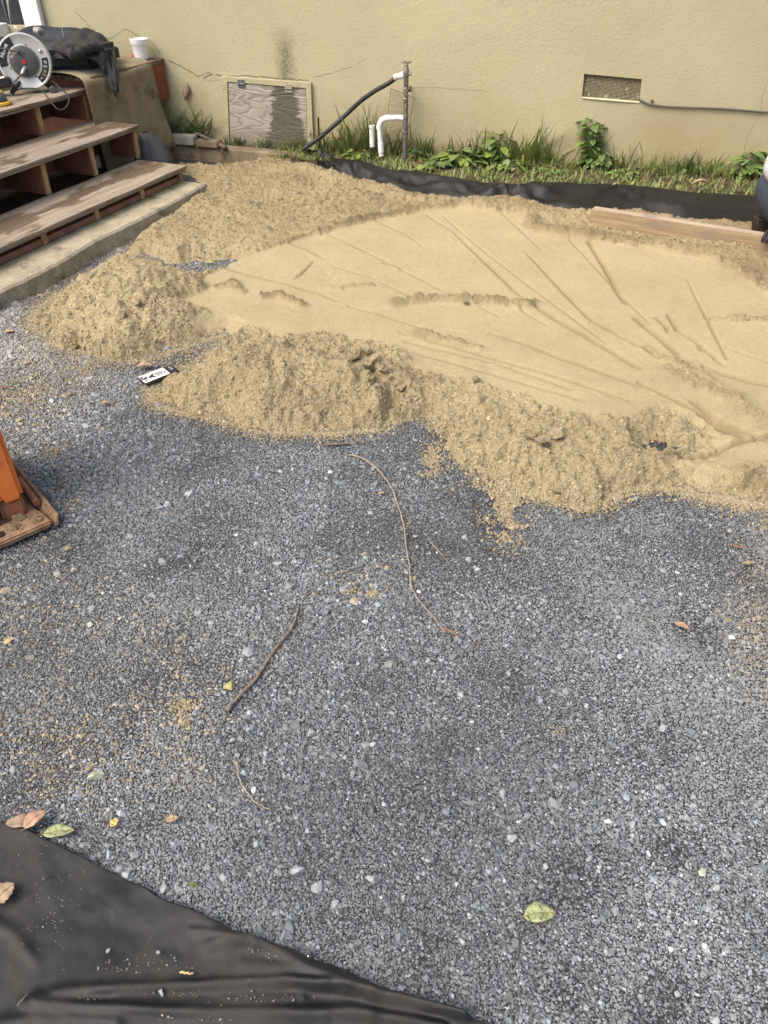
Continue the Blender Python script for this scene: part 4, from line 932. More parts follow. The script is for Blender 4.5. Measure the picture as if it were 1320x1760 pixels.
def hand(c, fwd, down, nm='glove'):
    fwd = nrm(fwd); down = nrm(down); sd2 = nrm(np.cross(fwd, down)); V = [c-fwd*.05, c, c+fwd*.045]; Ed = [(0, 1), (1, 2)]; Rd = [(.026, .02), (.03, .018), (.036, .016)]
    for k in range(4):
        s_ = (k-1.5)*.019; L_ = (.030, .034, .032, .026)[k]; i0 = len(V)
        V += [c+fwd*.045+sd2*s_, c+fwd*(.045+L_)+sd2*s_*1.05+down*.006, c+fwd*(.050+L_*1.5)+sd2*s_*1.08+down*.028, c+fwd*(.045+L_*1.4)+sd2*s_*1.08+down*.050]
        Ed += [(2, i0), (i0, i0+1), (i0+1, i0+2), (i0+2, i0+3)]; Rd += [.0105, .010, .009, .008]
    i0 = len(V); V += [c-fwd*.01+sd2*.034, c+fwd*.02+sd2*.055+down*.015, c+fwd*.04+sd2*.055+down*.04]; Ed += [(1, i0), (i0, i0+1), (i0+1, i0+2)]; Rd += [.013, .011, .009]
    skin(nm, V, Ed, Rd, M['glove'], man)
hc_ = lb0+ld*(np.linalg.norm(lb1-lb0)-.0)+Zv*.105+ln*.05
hand(hc_+ld*.03, -ln-ld*.2, -Zv); hand(haR, np.array([.5, -.6, -.2]), -Zv)
skin('forearm', [elL, hc_+ld*.06+ln*.09+Zv*.01, hc_+ld*.035+ln*.05], [(0, 1), (1, 2)], [.045, .034, .028], M['denim'], man)
bm = bmesh.new(); bmesh.ops.create_uvsphere(bm, u_segments=24, v_segments=16, radius=1)
for v in bm.verts: v.co = Vector((v.co.x*.118, v.co.y*.10, v.co.z*.105+.03))+Vector(tuple(head-[.02, 0, 0]))
me = bpy.data.meshes.new('hair'); bm.to_mesh(me); bm.free(); me.materials.append(M['hair']); link('hair', me, man)
#@@PART3
# ================================================================== SAND
def PL(lst, z=.05):  # px polyline (u, v, value) -> world (x, y, value)
    out = []
    for q in lst: w = P(q[0], q[1], q[3] if len(q) > 3 else z); out.append((w[0], w[1], q[2] if len(q) > 2 else 0))
    return out
outline = [(300, 287), (270, 280), (330, 284), (380, 289), (420, 286), (455, 276), (500, 270), (560, 290), (620, 312), (700, 331), (800, 345), (870, 341), (920, 350), (975, 364), (1030, 360), (1095, 364), (1140, 381), (1215, 384), (1260, 388), (1320, 386), (1800, 420), (1800, 900), (1500, 880),
           (1320, 866), (1275, 862), (1245, 852), (1215, 856), (1170, 838), (1110, 836), (1060, 845), (1035, 862), (995, 868), (975, 856), (940, 850), (900, 846), (870, 822), (835, 806), (800, 790), (782, 765), (790, 742),
           (760, 728), (735, 705), (700, 712), (680, 708), (655, 735), (600, 740), (560, 744), (500, 742), (450, 742), (400, 728), (345, 712), (290, 702), (262, 688), (258, 668), (285, 645), (330, 622), (385, 590), (382, 574),
           (350, 584), (300, 600), (250, 618), (190, 616), (130, 600), (95, 585), (55, 562), (50, 545), (75, 520), (105, 498), (140, 470), (200, 440), (245, 445), (300, 462), (325, 468), (400, 460), (408, 449), (360, 448), (322, 455), (290, 450), (240, 440), (212, 432), (222, 410), (262, 382), (300, 358), (338, 335), (352, 318)]
OUT = [tuple(P(u, v, .01)[:2]) for u, v in outline]
smooth_px = [(345, 478), (372, 462), (420, 440), (492, 420), (560, 400), (640, 380), (720, 365), (800, 357), (865, 350), (905, 360), (912, 385), (935, 402), (1000, 412), (1100, 426), (1200, 446), (1265, 462), (1290, 490), (1330, 510), (1800, 560), (1800, 800), (1400, 810), (1330, 800), (1290, 830), (1240, 835), (1190, 815), (1150, 795), (1175, 770), (1205, 745), (1180, 715), (1140, 705), (1060, 722), (980, 712), (900, 690), (855, 672), (790, 655), (720, 640), (690, 610), (640, 590), (560, 575), (480, 580), (420, 560), (385, 560), (320, 560), (285, 535), (300, 505), (340, 492)]
SMO = [tuple(P(u, v, .055)[:2]) for u, v in smooth_px]
ridges = [  # pixel u, v, height, z used to place it ; slope, rounding
    ([(150, 512, .09, .09), (182, 474, .15, .15), (215, 458, .18, .18), (262, 462, .165, .165), (305, 472, .12, .12)], .62, .05),
    ([(230, 505, .16, .16), (290, 525, .12, .12), (350, 545, .085, .085)], .45, .05),
    ([(335, 640, .10, .10), (385, 614, .14, .14), (430, 601, .168, .168), (480, 597, .178, .178), (540, 606, .172, .172), (600, 630, .145, .145), (650, 662, .105, .105)], .66, .035),
    ([(560, 596, .115, .115), (610, 604, .125, .125), (655, 628, .11, .11), (690, 660, .09, .09), (780, 672, .085, .085), (850, 690, .075, .075)], .6, .02),
    ([(820, 738, .06, .06), (900, 745, .08, .08), (980, 758, .078, .078), (1060, 752, .07, .07), (1110, 732, .08, .08), (1150, 727, .072, .072), (1185, 740, .05, .05), (1230, 747, .03, .03)], .32, .03),
    ([(900, 790, .055, .055), (1000, 800, .06, .06), (1120, 790, .05, .05)], .4, .03),
    ([(455, 286, .085, .085), (520, 284, .095, .095), (560, 297, .095, .095), (640, 320, .085, .085), (720, 338, .085, .085), (800, 346, .085, .085), (870, 346, .09, .09), (920, 356, .085, .085), (960, 366, .08, .08)], .5, .03),
    ([(1020, 366, .075, .075), (1070, 364, .08, .08), (1130, 376, .075, .075)], .5, .03),
]
smallr = [  # narrow crumbly ridges: points, width m, roughness
    ([(915, 375, .03), (912, 388, .03), (940, 400, .045), (1000, 408, .045), (1060, 414, .045), (1120, 424, .05), (1180, 434, .06), (1240, 444, .06), (1330, 462, .06)], .045),
    ([(1260, 450, .03), (1320, 480, .04), (1380, 500, .04)], .10),
    ([(675, 528, .018), (700, 523, .030), (750, 519, .030), (800, 521, .030), (860, 523, .028), (905, 528, .022), (918, 520, .01)], .022),
    ([(712, 578, .010), (745, 582, .016), (790, 594, .018), (822, 600, .012)], .018),
    ([(1225, 553, .012), (1260, 553, .02), (1330, 552, .02)], .018),
    ([(450, 515, .014), (480, 512, .022), (520, 528, .014)], .022), ([(375, 495, .012), (400, 490, .02), (415, 505, .01)], .03),
    ([(1150, 640, .008), (1200, 660, .012), (1260, 690, .014), (1330, 740, .01)], .05),
    ([(380, 455, .004), (492, 418, .012), (560, 398, .014), (640, 378, .016), (720, 363, .018), (800, 355, .016), (865, 348, .014)], .018),
    ([(590, 497, .008), (640, 494, .008)], .012), ([(565, 498, .006), (585, 500, .008)], .012),
    ([(690, 640, .010), (760, 660, .012)], .03), ([(655, 457, .008), (682, 462, .008)], .012),
    ([(1110, 600, .008), (1165, 632, .012), (1210, 650, .014)], .02),
    ([(1290, 820, .03), (1330, 830, .035)], .05),
]
grooves = [
    ([(498, 420, .006), (525, 430, .010), (557, 446, .005)], .011), ([(372, 457, .010), (430, 475, .012), (500, 492, .012), (555, 509, .010), (580, 520, .004)], .011),
    ([(600, 529, .008), (650, 542, .011), (700, 558, .010), (762, 575, .005)], .010), ([(645, 380, .007), (700, 405, .004), (725, 425, .003)], .009),
    ([(735, 372, .004), (780, 400, .007), (830, 448, .011), (890, 505, .012), (905, 515, .01)], .012), ([(848, 352, .005), (885, 388, .004), (930, 430, .005)], .009),
    ([(905, 436, .006), (945, 478, .010), (985, 520, .010), (1015, 550, .010), (1050, 570, .014), (1088, 590, .014), (1135, 618, .007)], .012),
    ([(918, 525, .012), (960, 552, .014), (1010, 580, .018), (1060, 610, .022), (1092, 630, .022), (1100, 634, .008)], .016),
    ([(845, 575, .004), (895, 590, .009), (950, 612, .013), (1000, 630, .014), (1050, 648, .015), (1100, 666, .012)], .012),
    ([(1012, 418, .012), (1040, 462, .014), (1065, 510, .010), (1078, 525, .006)], .013), ([(1095, 550, .012), (1130, 578, .016), (1165, 610, .015), (1200, 640, .012), (1225, 650, .02)], .017),
    ([(1130, 548, .008), (1145, 562, .014), (1148, 572, .008)], .012), ([(1165, 570, .009), (1200, 592, .011), (1240, 628, .010)], .011), ([(1197, 585, .006), (1205, 605, .006)], .01),
    ([(1212, 632, .018), (1245, 646, .022), (1290, 658, .020), (1340, 668, .02)], .016),
    ([(1120, 775, .006), (1180, 778, .010), (1240, 770, .012), (1290, 758, .014), (1340, 748, .014)], .014),
    ([(1195, 695, .010), (1230, 722, .014), (1275, 752, .01)], .02), ([(700, 590, .004), (850, 625, .006), (980, 670, .006)], .012), ([(700, 605, .004), (850, 645, .006), (1000, 690, .006)], .012),
    ([(930, 350, .004), (985, 420, .006), (1060, 500, .008), (1120, 560, .006)], .008), ([(760, 372, .004), (840, 440, .004), (960, 530, .008), (1040, 590, .006)], .008), ([(560, 402, .004), (640, 440, .008), (760, 500, .008), (860, 545, .006)], .009),
    ([(690, 575, .006), (820, 610, .010), (960, 650, .010), (1080, 690, .006)], .010), ([(1100, 660, .010), (1180, 700, .012), (1260, 735, .012), (1340, 770, .01)], .012), ([(1250, 600, .006), (1320, 625, .008), (1400, 640, .006)], .010), ([(1180, 480, .004), (1220, 560, .008), (1250, 620, .008)], .008),
    ([(540, 452, .006), (520, 472, .009), (510, 480, .006)], .010), ([(660, 490, .005), (700, 508, .008), (720, 515, .006)], .010), ([(870, 510, .008), (905, 540, .008), (940, 560, .006)], .010),
    ([(575, 460, .004), (640, 480, .004)], .012), ([(1150, 545, .01), (1165, 570, .01)], .012),
]
def sand_height(X, Y):
    sd = polysd(X, Y, OUT); far = np.clip((Y-2)/3.5, 0, 1)
    hx, hy = P(1165, 757, .03)[:2]; sd = np.minimum(sd, (np.hypot(X-hx, (Y-hy)*1.3)-.085)*.6); sd = sd+.042*fbm(X, Y, .16, 5, 1, .68)*(1-.5*far)-.004
    ss = polysd(X, Y, SMO)+.014*fbm(X, Y, .07, 3, 5)
    mS = sstep(ss/.022); ramp_ = np.clip(sd/np.where(Y < 3.3, .23, .16), 0, 1)
    rough = 1-(1-ramp_)**2
    T = .062+.010*fbm(X, Y, .35, 3, 8)
    T = np.where(Y > 3.6, T+.004, T)
    h = -.022+(T+.022)*rough; h = np.where(sd < 0, -.022+sd*.5, h)
    hs = .059+.0022*fbm(X, Y, .5, 3, 9)+.0008*fbm(X, Y, .05, 3, 10)
    h = h*(1-mS)+np.minimum(hs, h+.03)*mS
    cl = np.maximum(0, fbm(X, Y, .05, 3, 12)); ridgeMask = np.zeros(X.shape)
    cap = np.full(X.shape, 9.)
    for cpl, cr in (([(255, 622), (320, 602), (376, 582)], .040), ([(0, 540), (100, 488), (205, 430)], .035), ([(330, 456), (395, 452)], .02)):
        d, _ = segdist(X, Y, PL([(a, b2, 0) for a, b2 in cpl], .0)); cap = np.minimum(cap, (d-cr+.012*fbm(X, Y, .06, 3, 17))*.9-.02)
    h = np.minimum(h, np.maximum(cap, -.03))
    for pts, sl, rnd in ridges:
        d, hc = segdist(X, Y, PL(pts)); d = np.maximum(0, d+.018*fbm(X, Y, .10, 3, 15))
        z = hc-(np.sqrt(d*d+rnd*rnd)-rnd)*sl; z = np.minimum(np.minimum(z, cap), sd*.95+.012); h2 = np.maximum(h, z); ridgeMask = np.maximum(ridgeMask, sstep((z-h+.01)/.03)); h = h2
    R_ = np.maximum((1-mS), ridgeMask)*np.clip((h+.02)/.03, 0, 1)
    R_ = R_+.02; relief_shade = np.zeros(X.shape)
    for pts, w_ in smallr:
        d, hc = segdist(X, Y, PL(pts, .055)); e = np.exp(-(d/w_)**2)*(.85+.10*fbm(X, Y, .013, 2, 30)+.12*fbm(X, Y, .07, 3, 31)+.15*fbm(X, Y, .23, 2, 33)); relief_shade = np.maximum(relief_shade, np.clip(e, 0, 1)*np.clip(hc/.02, 0, 1)*.8); h = h+hc*e*(.7 if w_ > .025 else 1.4); R_ = np.maximum(R_, np.clip(e*1.6*np.clip(hc/.02, 0, 1), 0, .75))
    for pts, w_ in grooves:
        d, hc = segdist(X, Y, PL(pts, .052)); w_ = w_*.85; h = h-1.2*hc*np.exp(-(d/w_)**2); relief_shade = np.maximum(relief_shade, np.exp(-(d/(w_*1.3))**2)*np.clip(hc/.012, 0, 1))
    # scoop in the front pile
    d, hc = segdist(X, Y, PL([(390, 632, .02, .15), (470, 622, .028, .16), (560, 640, .02, .15)])); h = h-hc*np.exp(-(d/.07)**2)
    d, hc = segdist(X, Y, PL([(225, 520, .03, .14), (235, 535, .03, .12)])); h = h-hc*np.exp(-(d/.035)**2)
    R_ = R_*np.where(Y > 3.7, .72, 1); n = .013*fbm(X, Y, .11, 2, 20)+.010*np.abs(fbm(X, Y, .055, 2, 21))+.0095*fbm(X, Y, .031, 3, 22)+.010*np.maximum(0, fbm(X, Y, .018, 2, 23))
    h = h+n*np.clip(R_, 0, 1); h = h+.0007*rnoise(X, Y, .012, 25)
    return h, np.clip(R_, 0, 1), sd, relief_shade
ys = [1.80]
while ys[-1] < 6.25: ys.append(ys[-1]+.0042+.0024*(ys[-1]-1.8))
ys = np.array(ys); DX = .0053; xs = np.arange(-1.75, 3.0, DX)
X, Y = np.meshgrid(xs, ys); H_, RO, SD, relief_shade = sand_height(X, Y)
wet = np.clip(.12+.50*RO*(.6+.4*fbm(X, Y, .3, 3, 40))+.75*relief_shade, 0, 1)  # rough sand is damp; the last term paints groove and ridge shade
wet = np.clip(wet+.42*np.clip((Y-3.7)/1., 0, 1)*RO+.18*sstep((X-.9)/1.2)*sstep((Y-3.2)/.8), 0, 1)
lap = np.zeros_like(H_); 
for k in (): pass
keep = (H_ > -.012) & (Y < WA[1]+(X-WA[0])*WV[1]/WV[0]-.05); nr, nc = H_.shape
kf = keep[:-1, :-1] | keep[1:, :-1] | keep[:-1, 1:] | keep[1:, 1:]
idx = np.arange(nr*nc).reshape(nr, nc); q = np.stack([idx[:-1, :-1], idx[:-1, 1:], idx[1:, 1:], idx[1:, :-1]], -1)[kf]
used = np.unique(q); remap = np.full(nr*nc, -1); remap[used] = np.arange(len(used)); q = remap[q]
co = np.stack([X, Y, H_], -1).reshape(-1, 3)[used].astype(np.float32)
me = bpy.data.meshes.new('sand'); me.vertices.add(len(co)); me.vertices.foreach_set('co', co.ravel())
me.loops.add(q.size); me.loops.foreach_set('vertex_index', q.ravel().astype(np.int32)); me.polygons.add(len(q))
me.polygons.foreach_set('loop_start', (np.arange(len(q))*4).astype(np.int32)); me.polygons.foreach_set('loop_total', np.full(len(q), 4, np.int32))
me.update(); me.validate(); me.polygons.foreach_set('use_smooth', np.ones(len(me.polygons), bool))
at_ = me.attributes.new('wet', 'FLOAT', 'POINT'); at_.data.foreach_set('value', wet.ravel()[used].astype(np.float32)); at2 = me.attributes.new('rough', 'FLOAT', 'POINT'); at2.data.foreach_set('value', RO.ravel()[used].astype(np.float32)); me.materials.append(M['sand'])
tag(link('sand_bed', me), 'tan bedding sand, screeded smooth in the middle and heaped in piles', kind='structure')
print('sand faces', len(q))
def sample(A, x, y):
    i = np.clip(np.searchsorted(ys, y)-1, 0, nr-2); j = np.clip(((x-xs[0])/DX).astype(int), 0, nc-2)
    fy = (y-ys[i])/(ys[i+1]-ys[i]); fx = (x-xs[j])/DX
    return (A[i, j]*(1-fx)+A[i, j+1]*fx)*(1-fy)+(A[i+1, j]*(1-fx)+A[i+1, j+1]*fx)*fy
# ================================================================== INSTANCED GRAINS (gravel, sand crumbs)
def hull(seed, flat, n=13, nm='stone', mt=None):
    r = np.random.default_rng(seed); bm = bmesh.new()
    for _ in range(n):
        v = r.normal(size=3); v /= np.linalg.norm(v); v *= r.uniform(.8, 1.05); bm.verts.new((v[0]*.5, v[1]*.38*r.uniform(.9, 1.2), v[2]*.5*flat))
    res = bmesh.ops.convex_hull(bm, input=bm.verts); dead = [e for e in res['geom_interior'] if isinstance(e, bmesh.types.BMVert)]
    if dead: bmesh.ops.delete(bm, geom=dead, context='VERTS')
    me = bpy.data.meshes.new(nm); bm.to_mesh(me); bm.free(); me.materials.append(mt); return me
def crumbmesh(seed, mt):
    r = random.Random(seed); bm = bmesh.new(); bmesh.ops.create_icosphere(bm, subdivisions=2, radius=.5)
    for v in bm.verts: v.co *= 1+.28*math.sin(v.co.x*7+seed)*math.sin(v.co.y*8+seed)+r.uniform(-.12, .12)
    me = bpy.data.meshes.new('crumb'); bm.to_mesh(me); bm.free(); me.materials.append(mt); return me
def scatter(name, pts, scl, rot, idx_, tint, variants, label, cat):
    vc = bpy.data.collections.new(name+'_shapes')
    for k, vm in enumerate(variants): vc.objects.link(bpy.data.objects.new('%s_shape_%02d' % (name, k), vm))
    me = bpy.data.meshes.new(name); me.vertices.add(len(pts)); me.vertices.foreach_set('co', pts.astype(np.float32).ravel())
    for nm, typ, dat, key in (('scl', 'FLOAT_VECTOR', scl, 'vector'), ('rot', 'FLOAT_VECTOR', rot, 'vector'), ('idx', 'INT', idx_.astype(np.int32), 'value'), ('tint', 'FLOAT_COLOR', np.concatenate([tint, np.ones((len(pts), 1))], 1), 'color')):
        a = me.attributes.new(nm, typ, 'POINT'); a.data.foreach_set(key, (dat if dat.dtype == np.int32 else dat.astype(np.float32)).ravel())
    o = link(name, me); ng = bpy.data.node_groups.new(name+'_gn', 'GeometryNodeTree')
    ng.interface.new_socket('Geometry', in_out='INPUT', socket_type='NodeSocketGeometry'); ng.interface.new_socket('Geometry', in_out='OUTPUT', socket_type='NodeSocketGeometry')
    gi = ng.nodes.new('NodeGroupInput'); go = ng.nodes.new('NodeGroupOutput'); ip = ng.nodes.new('GeometryNodeInstanceOnPoints')
    ci = ng.nodes.new('GeometryNodeCollectionInfo'); ci.inputs['Collection'].default_value = vc; ci.inputs['Separate Children'].default_value = True; ci.inputs['Reset Children'].default_value = True
    def na(nm, t): n = ng.nodes.new('GeometryNodeInputNamedAttribute'); n.data_type = t; n.inputs[0].default_value = nm; return n.outputs[0]
    L = ng.links.new; L(gi.outputs[0], ip.inputs['Points']); L(ci.outputs[0], ip.inputs['Instance']); ip.inputs['Pick Instance'].default_value = True
    L(na('idx', 'INT'), ip.inputs['Instance Index']); e2r = ng.nodes.new('FunctionNodeEulerToRotation'); L(na('rot', 'FLOAT_VECTOR'), e2r.inputs[0]); L(e2r.outputs[0], ip.inputs['Rotation'])
    L(na('scl', 'FLOAT_VECTOR'), ip.inputs['Scale']); L(ip.outputs[0], go.inputs[0])
    mo = o.modifiers.new('grains', 'NODES'); mo.node_group = ng
    return tag(o, label, cat, kind='stuff')
fabric_px = [(-120, 1400), (0, 1410), (35, 1420), (60, 1431), (130, 1466), (200, 1503), (290, 1546), (350, 1572), (400, 1601), (480, 1626), (560, 1656), (640, 1692), (700, 1712), (760, 1729), (830, 1760), (950, 1800), (1150, 1850)]
FAB = np.array([P(u, v, .015)[:2] for u, v in fabric_px])
def fab_edge(x): return np.interp(x, FAB[:, 0], FAB[:, 1])
slabpoly = [tuple(q[:2]) for q in [P(u, v, .0) for u, v in [(353, 338), (321, 354), (255, 392), (159, 440), (105, 472), (40, 502), (-60, 550), (-200, 612)]]]
SLB = sorted([(y, x) for x, y in slabpoly])
gx, gy, gs = [], [], []
y = .40
while y < 5.3:
    s = (.0041+.0013*max(0, y-.45)); hw = .40*(y*cp+1.5*sp_)/ .8*.66+.16; x0 = -hw-.1; x1 = hw+.1
    if y > 1.9: hwv = (y*cp+CAMH*sp_)*.5+.12; x0, x1 = -hwv, hwv
    else: hwv = (y*cp+CAMH*sp_)*.5+.2; x0, x1 = -hwv, hwv
    xx = np.arange(x0, x1, s); gx.append(xx+rng.uniform(-.45, .45, len(xx))*s); gy.append(y+rng.uniform(-.5, .5, len(xx))*s); gs.append(np.full(len(xx), s)); y += s*.92
gx, gy, gs = map(np.concatenate, (gx, gy, gs))
sdv = np.where(gy > 1.8, polysd(gx, gy, OUT), -1)
slx = np.interp(gy, [a for a, b2 in SLB], [b2 for a, b2 in SLB])
ok = (sdv < .07) & (gy > np.where(gx < FAB[-1, 0], fab_edge(gx)-.05, -1)) & ~((gy > 2.9) & (gx < slx-.04)) & (gy < 5.2)
gx, gy, gs, sdv = gx[ok], gy[ok], gs[ok], sdv[ok]; N = len(gx)
size = gs*np.clip(rng.lognormal(.16, .32, N), .6, 2.4); bigm = rng.random(N) < .022; size[bigm] *= rng.uniform(1.5, 2.6, bigm.sum()); size *= 1+.22*np.clip(fbm(gx, gy, .4, 3, 55), -1, 1)
U, V_ = project(gx, gy, 0*gx)
big = fbm(gx, gy, .55, 4, 50); mid = fbm(gx, gy, .12, 3, 52)
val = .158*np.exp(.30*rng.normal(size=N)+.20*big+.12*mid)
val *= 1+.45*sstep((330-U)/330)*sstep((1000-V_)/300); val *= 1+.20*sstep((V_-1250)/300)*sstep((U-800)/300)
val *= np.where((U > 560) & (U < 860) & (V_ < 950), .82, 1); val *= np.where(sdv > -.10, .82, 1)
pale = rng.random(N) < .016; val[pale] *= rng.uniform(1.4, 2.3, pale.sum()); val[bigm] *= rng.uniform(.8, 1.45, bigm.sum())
val = np.clip(val, .02, .62)
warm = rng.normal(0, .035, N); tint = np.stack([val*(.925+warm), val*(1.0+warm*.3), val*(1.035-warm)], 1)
# tan, mud covered stones where the photograph shows them
def blob(cu, cv, ru, rv): return np.exp(-(((U-cu)/ru)**2+((V_-cv)/rv)**2))
tanp = .55*blob(110, 1290, 95, 80)+.50*blob(300, 1200, 80, 110)+.30*blob(90, 1060, 150, 90)+.25*blob(300, 1330, 60, 60)+.35*blob(20, 650, 60, 60)+.4*blob(1310, 1080, 50, 110)+.25*blob(30, 830, 120, 110)+.2*blob(620, 1000, 60, 40)
tm = rng.random(N) < tanp*(.55+.8*np.maximum(0, fbm(gx, gy, .05, 3, 60)))*.6
size[tm] *= 1.25; tint[tm] = np.array([.30, .25, .165])*rng.uniform(.6, 1.25, (tm.sum(), 1))
dust = np.clip(.55*blob(110, 560, 130, 110)+.8*blob(250, 430, 90, 40)+.7*blob(140, 490, 130, 30)+.3*blob(0, 680, 140, 120)+.45*blob(1330, 1050, 70, 150)+.12*blob(100, 1200, 300, 250), 0, .85)[:, None]
dz_ = (sstep((fbm(gx, gy, .45, 4, 58)-.05)/.8)*.55)[:, None]; tint = tint*(1-dz_)+np.array([.175, .188, .192])*dz_*(.75+.5*rng.random((N, 1)))
tint = tint*(1-dust)+np.array([.23, .19, .135])*dust*(.7+.6*rng.random((N, 1)))
scl = np.stack([size*1.25, size*1.2, size*rng.uniform(.8, 1.2, N)], 1)
rot = np.stack([rng.normal(0, .30, N), rng.normal(0, .30, N), rng.uniform(0, 6.28, N)], 1)
zz = size*rng.uniform(-.05, .10, N)+.0015*mid; zz[bigm] = size[bigm]*.02
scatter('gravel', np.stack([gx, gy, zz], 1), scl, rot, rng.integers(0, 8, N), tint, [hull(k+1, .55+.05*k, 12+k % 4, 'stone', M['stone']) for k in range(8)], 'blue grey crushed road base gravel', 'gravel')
print('gravel', N)
# sand crumbs on the rough sand, and spilled over the gravel
def sandtint(n, base=(.40, .30, .155), k=.25): return np.array(base)*np.exp(rng.normal(0, k, (n, 1)))
n0 = 480000; cx = rng.uniform(-1.7, 2.9, n0); cy = 1.85+4.1*rng.random(n0)**1.1
hh = sample(H_, cx, cy); ro = sample(RO, cx, cy); sdd = sample(SD, cx, cy); wt = sample(wet, cx, cy); u_, v_ = project(cx, cy, hh)
okc = (hh > -.002) & (rng.random(n0) < np.clip(ro**1.5*.85*(.35+1.1*np.maximum(0, fbm(cx, cy, .09, 3, 70))), .004, 1)) & (u_ < 1400) & (u_ > -60) & (cy < wall_y(0)-(cx)*.2316-.1)
cx, cy, hh, wt, ro = cx[okc], cy[okc], hh[okc], wt[okc], ro[okc]; n1 = len(cx)
sz_ = np.clip(rng.lognormal(math.log(.0048), .40, n1), .0025, .020)*(.6+.4*np.clip(ro, 0, 1))*(1+.06*(cy-2.4))
# spill
sp = []; ssz = []
def spill(u0, v0, ru, rv, n, s=.005):
    a = np.stack([rng.normal(u0, ru, n), rng.normal(v0, rv, n)], 1); w = np.array([P(p_[0], p_[1], .003) for p_ in a]); k = fbm(w[:, 0], w[:, 1], .035, 3, 80) > -.05+.25*rng.normal(size=n); sp.append(w[k]); ssz.append(rng.lognormal(math.log(s), .3, k.sum()))
spill(742, 785, 11, 22, 750); spill(870, 860, 20, 38, 2600, .0052); spill(850, 810, 28, 18, 1200); spill(895, 905, 9, 10, 120); spill(800, 770, 25, 15, 500); spill(760, 735, 22, 12, 500)
spill(60, 672, 50, 16, 900, .0058); spill(150, 635, 26, 10, 600, .006); spill(20, 700, 30, 14, 300, .006); spill(340, 605, 30, 10, 500, .006); spill(265, 660, 16, 22, 420, .006); spill(1150, 752, 25, 8, 250, .006)
spill(92, 780, 12, 8, 120, .005); spill(100, 832, 10, 5, 60, .005); spill(637, 1022, 7, 3.5, 120, .0036); spill(606, 1018, 8, 4, 90, .0036); spill(592, 990, 6, 4, 40, .0036); spill(698, 905, 4, 5, 40, .0035); spill(1312, 900, 6, 10, 80, .004); spill(360, 460, 40, 5, 200, .006)
spill(320, 1214, 11, 7, 240, .004); spill(318, 1240, 10, 6, 70, .004); spill(110, 1290, 34, 26, 300, .0042); spill(190, 1140, 60, 60, 160, .004); spill(960, 1258, 8, 6, 60, .003)
NSP0 = sum(len(a_) for a_ in sp)
for fl in (([(190, 1665), (250, 1658), (320, 1652)], 90), ([(110, 1708), (250, 1706), (400, 1712), (560, 1716)], 130), ([(80, 1738), (200, 1746), (400, 1752)], 110), ([(430, 1630), (470, 1634), (520, 1640)], 110), ([(40, 1480), (120, 1540), (60, 1620)], 150)):
    pl_, n_ = fl; k_ = rng.integers(0, len(pl_)-1, n_); t_ = rng.random(n_); w = []
    for a_i, b_i in zip(k_, t_):
        u = pl_[a_i][0]*(1-b_i)+pl_[a_i+1][0]*b_i; v = pl_[a_i][1]*(1-b_i)+pl_[a_i+1][1]*b_i; sgm = 7 if pl_[0][0] != 40 else 45; w.append(P(u+rng.normal(0, 14), v+rng.normal(0, sgm), .019))
    sp.append(np.array(w)); ssz.append(rng.lognormal(math.log(.0013), .5, n_))
NSP1 = sum(len(a_) for a_ in sp)
ed = rng.integers(0, len(OUT), 60000); t_ = rng.random(60000); oa = np.array(OUT); pp_ = oa[ed]*(1-t_[:, None])+oa[(ed+1) % len(OUT)]*t_[:, None]+rng.normal(0, .042, (60000, 2))*rng.random((60000, 1))
ke = (pp_[:, 1] < 3.6) & (pp_[:, 1] > 1.75); pp_ = pp_[ke]; sp.append(np.concatenate([pp_, np.full((len(pp_), 1), .003)], 1)); ssz.append(rng.lognormal(math.log(.0038), .45, len(pp_)))
sp = np.concatenate(sp); ssz = np.concatenate(ssz); hs_ = sample(H_, sp[:, 0], np.clip(sp[:, 1], ys[0], ys[-1])); sp[:, 2] = np.where(sp[:, 1] > 1.85, np.maximum(sp[:, 2]+.001, hs_), sp[:, 2]+.001)
pts = np.concatenate([np.stack([cx, cy, hh+sz_*.05], 1), sp]); sall = np.concatenate([sz_, ssz]); n2 = len(pts)
base = np.array([.375, .312, .195])*(1-.48*np.concatenate([wt, np.full(len(sp), .38)]))[:, None]
tint = base*np.exp(rng.normal(-.04, .18, (n2, 1)))
tint[n1+NSP0:n1+NSP1] = np.array([.24, .22, .185])*np.exp(rng.normal(0, .4, (NSP1-NSP0, 1)))
scl = sall[:, None]*rng.uniform(.75, 1.3, (n2, 3)); scl[:, 2] *= .75; rot = rng.uniform(0, 6.28, (n2, 3))
scatter('sand_crumbs', pts, scl, rot, rng.integers(0, 5, n2), tint, [crumbmesh(k+3, M['crumb']) for k in range(5)], 'loose crumbs of damp sand on the heaps and spilled over the gravel', 'sand crumbs')
print('crumbs', n2)
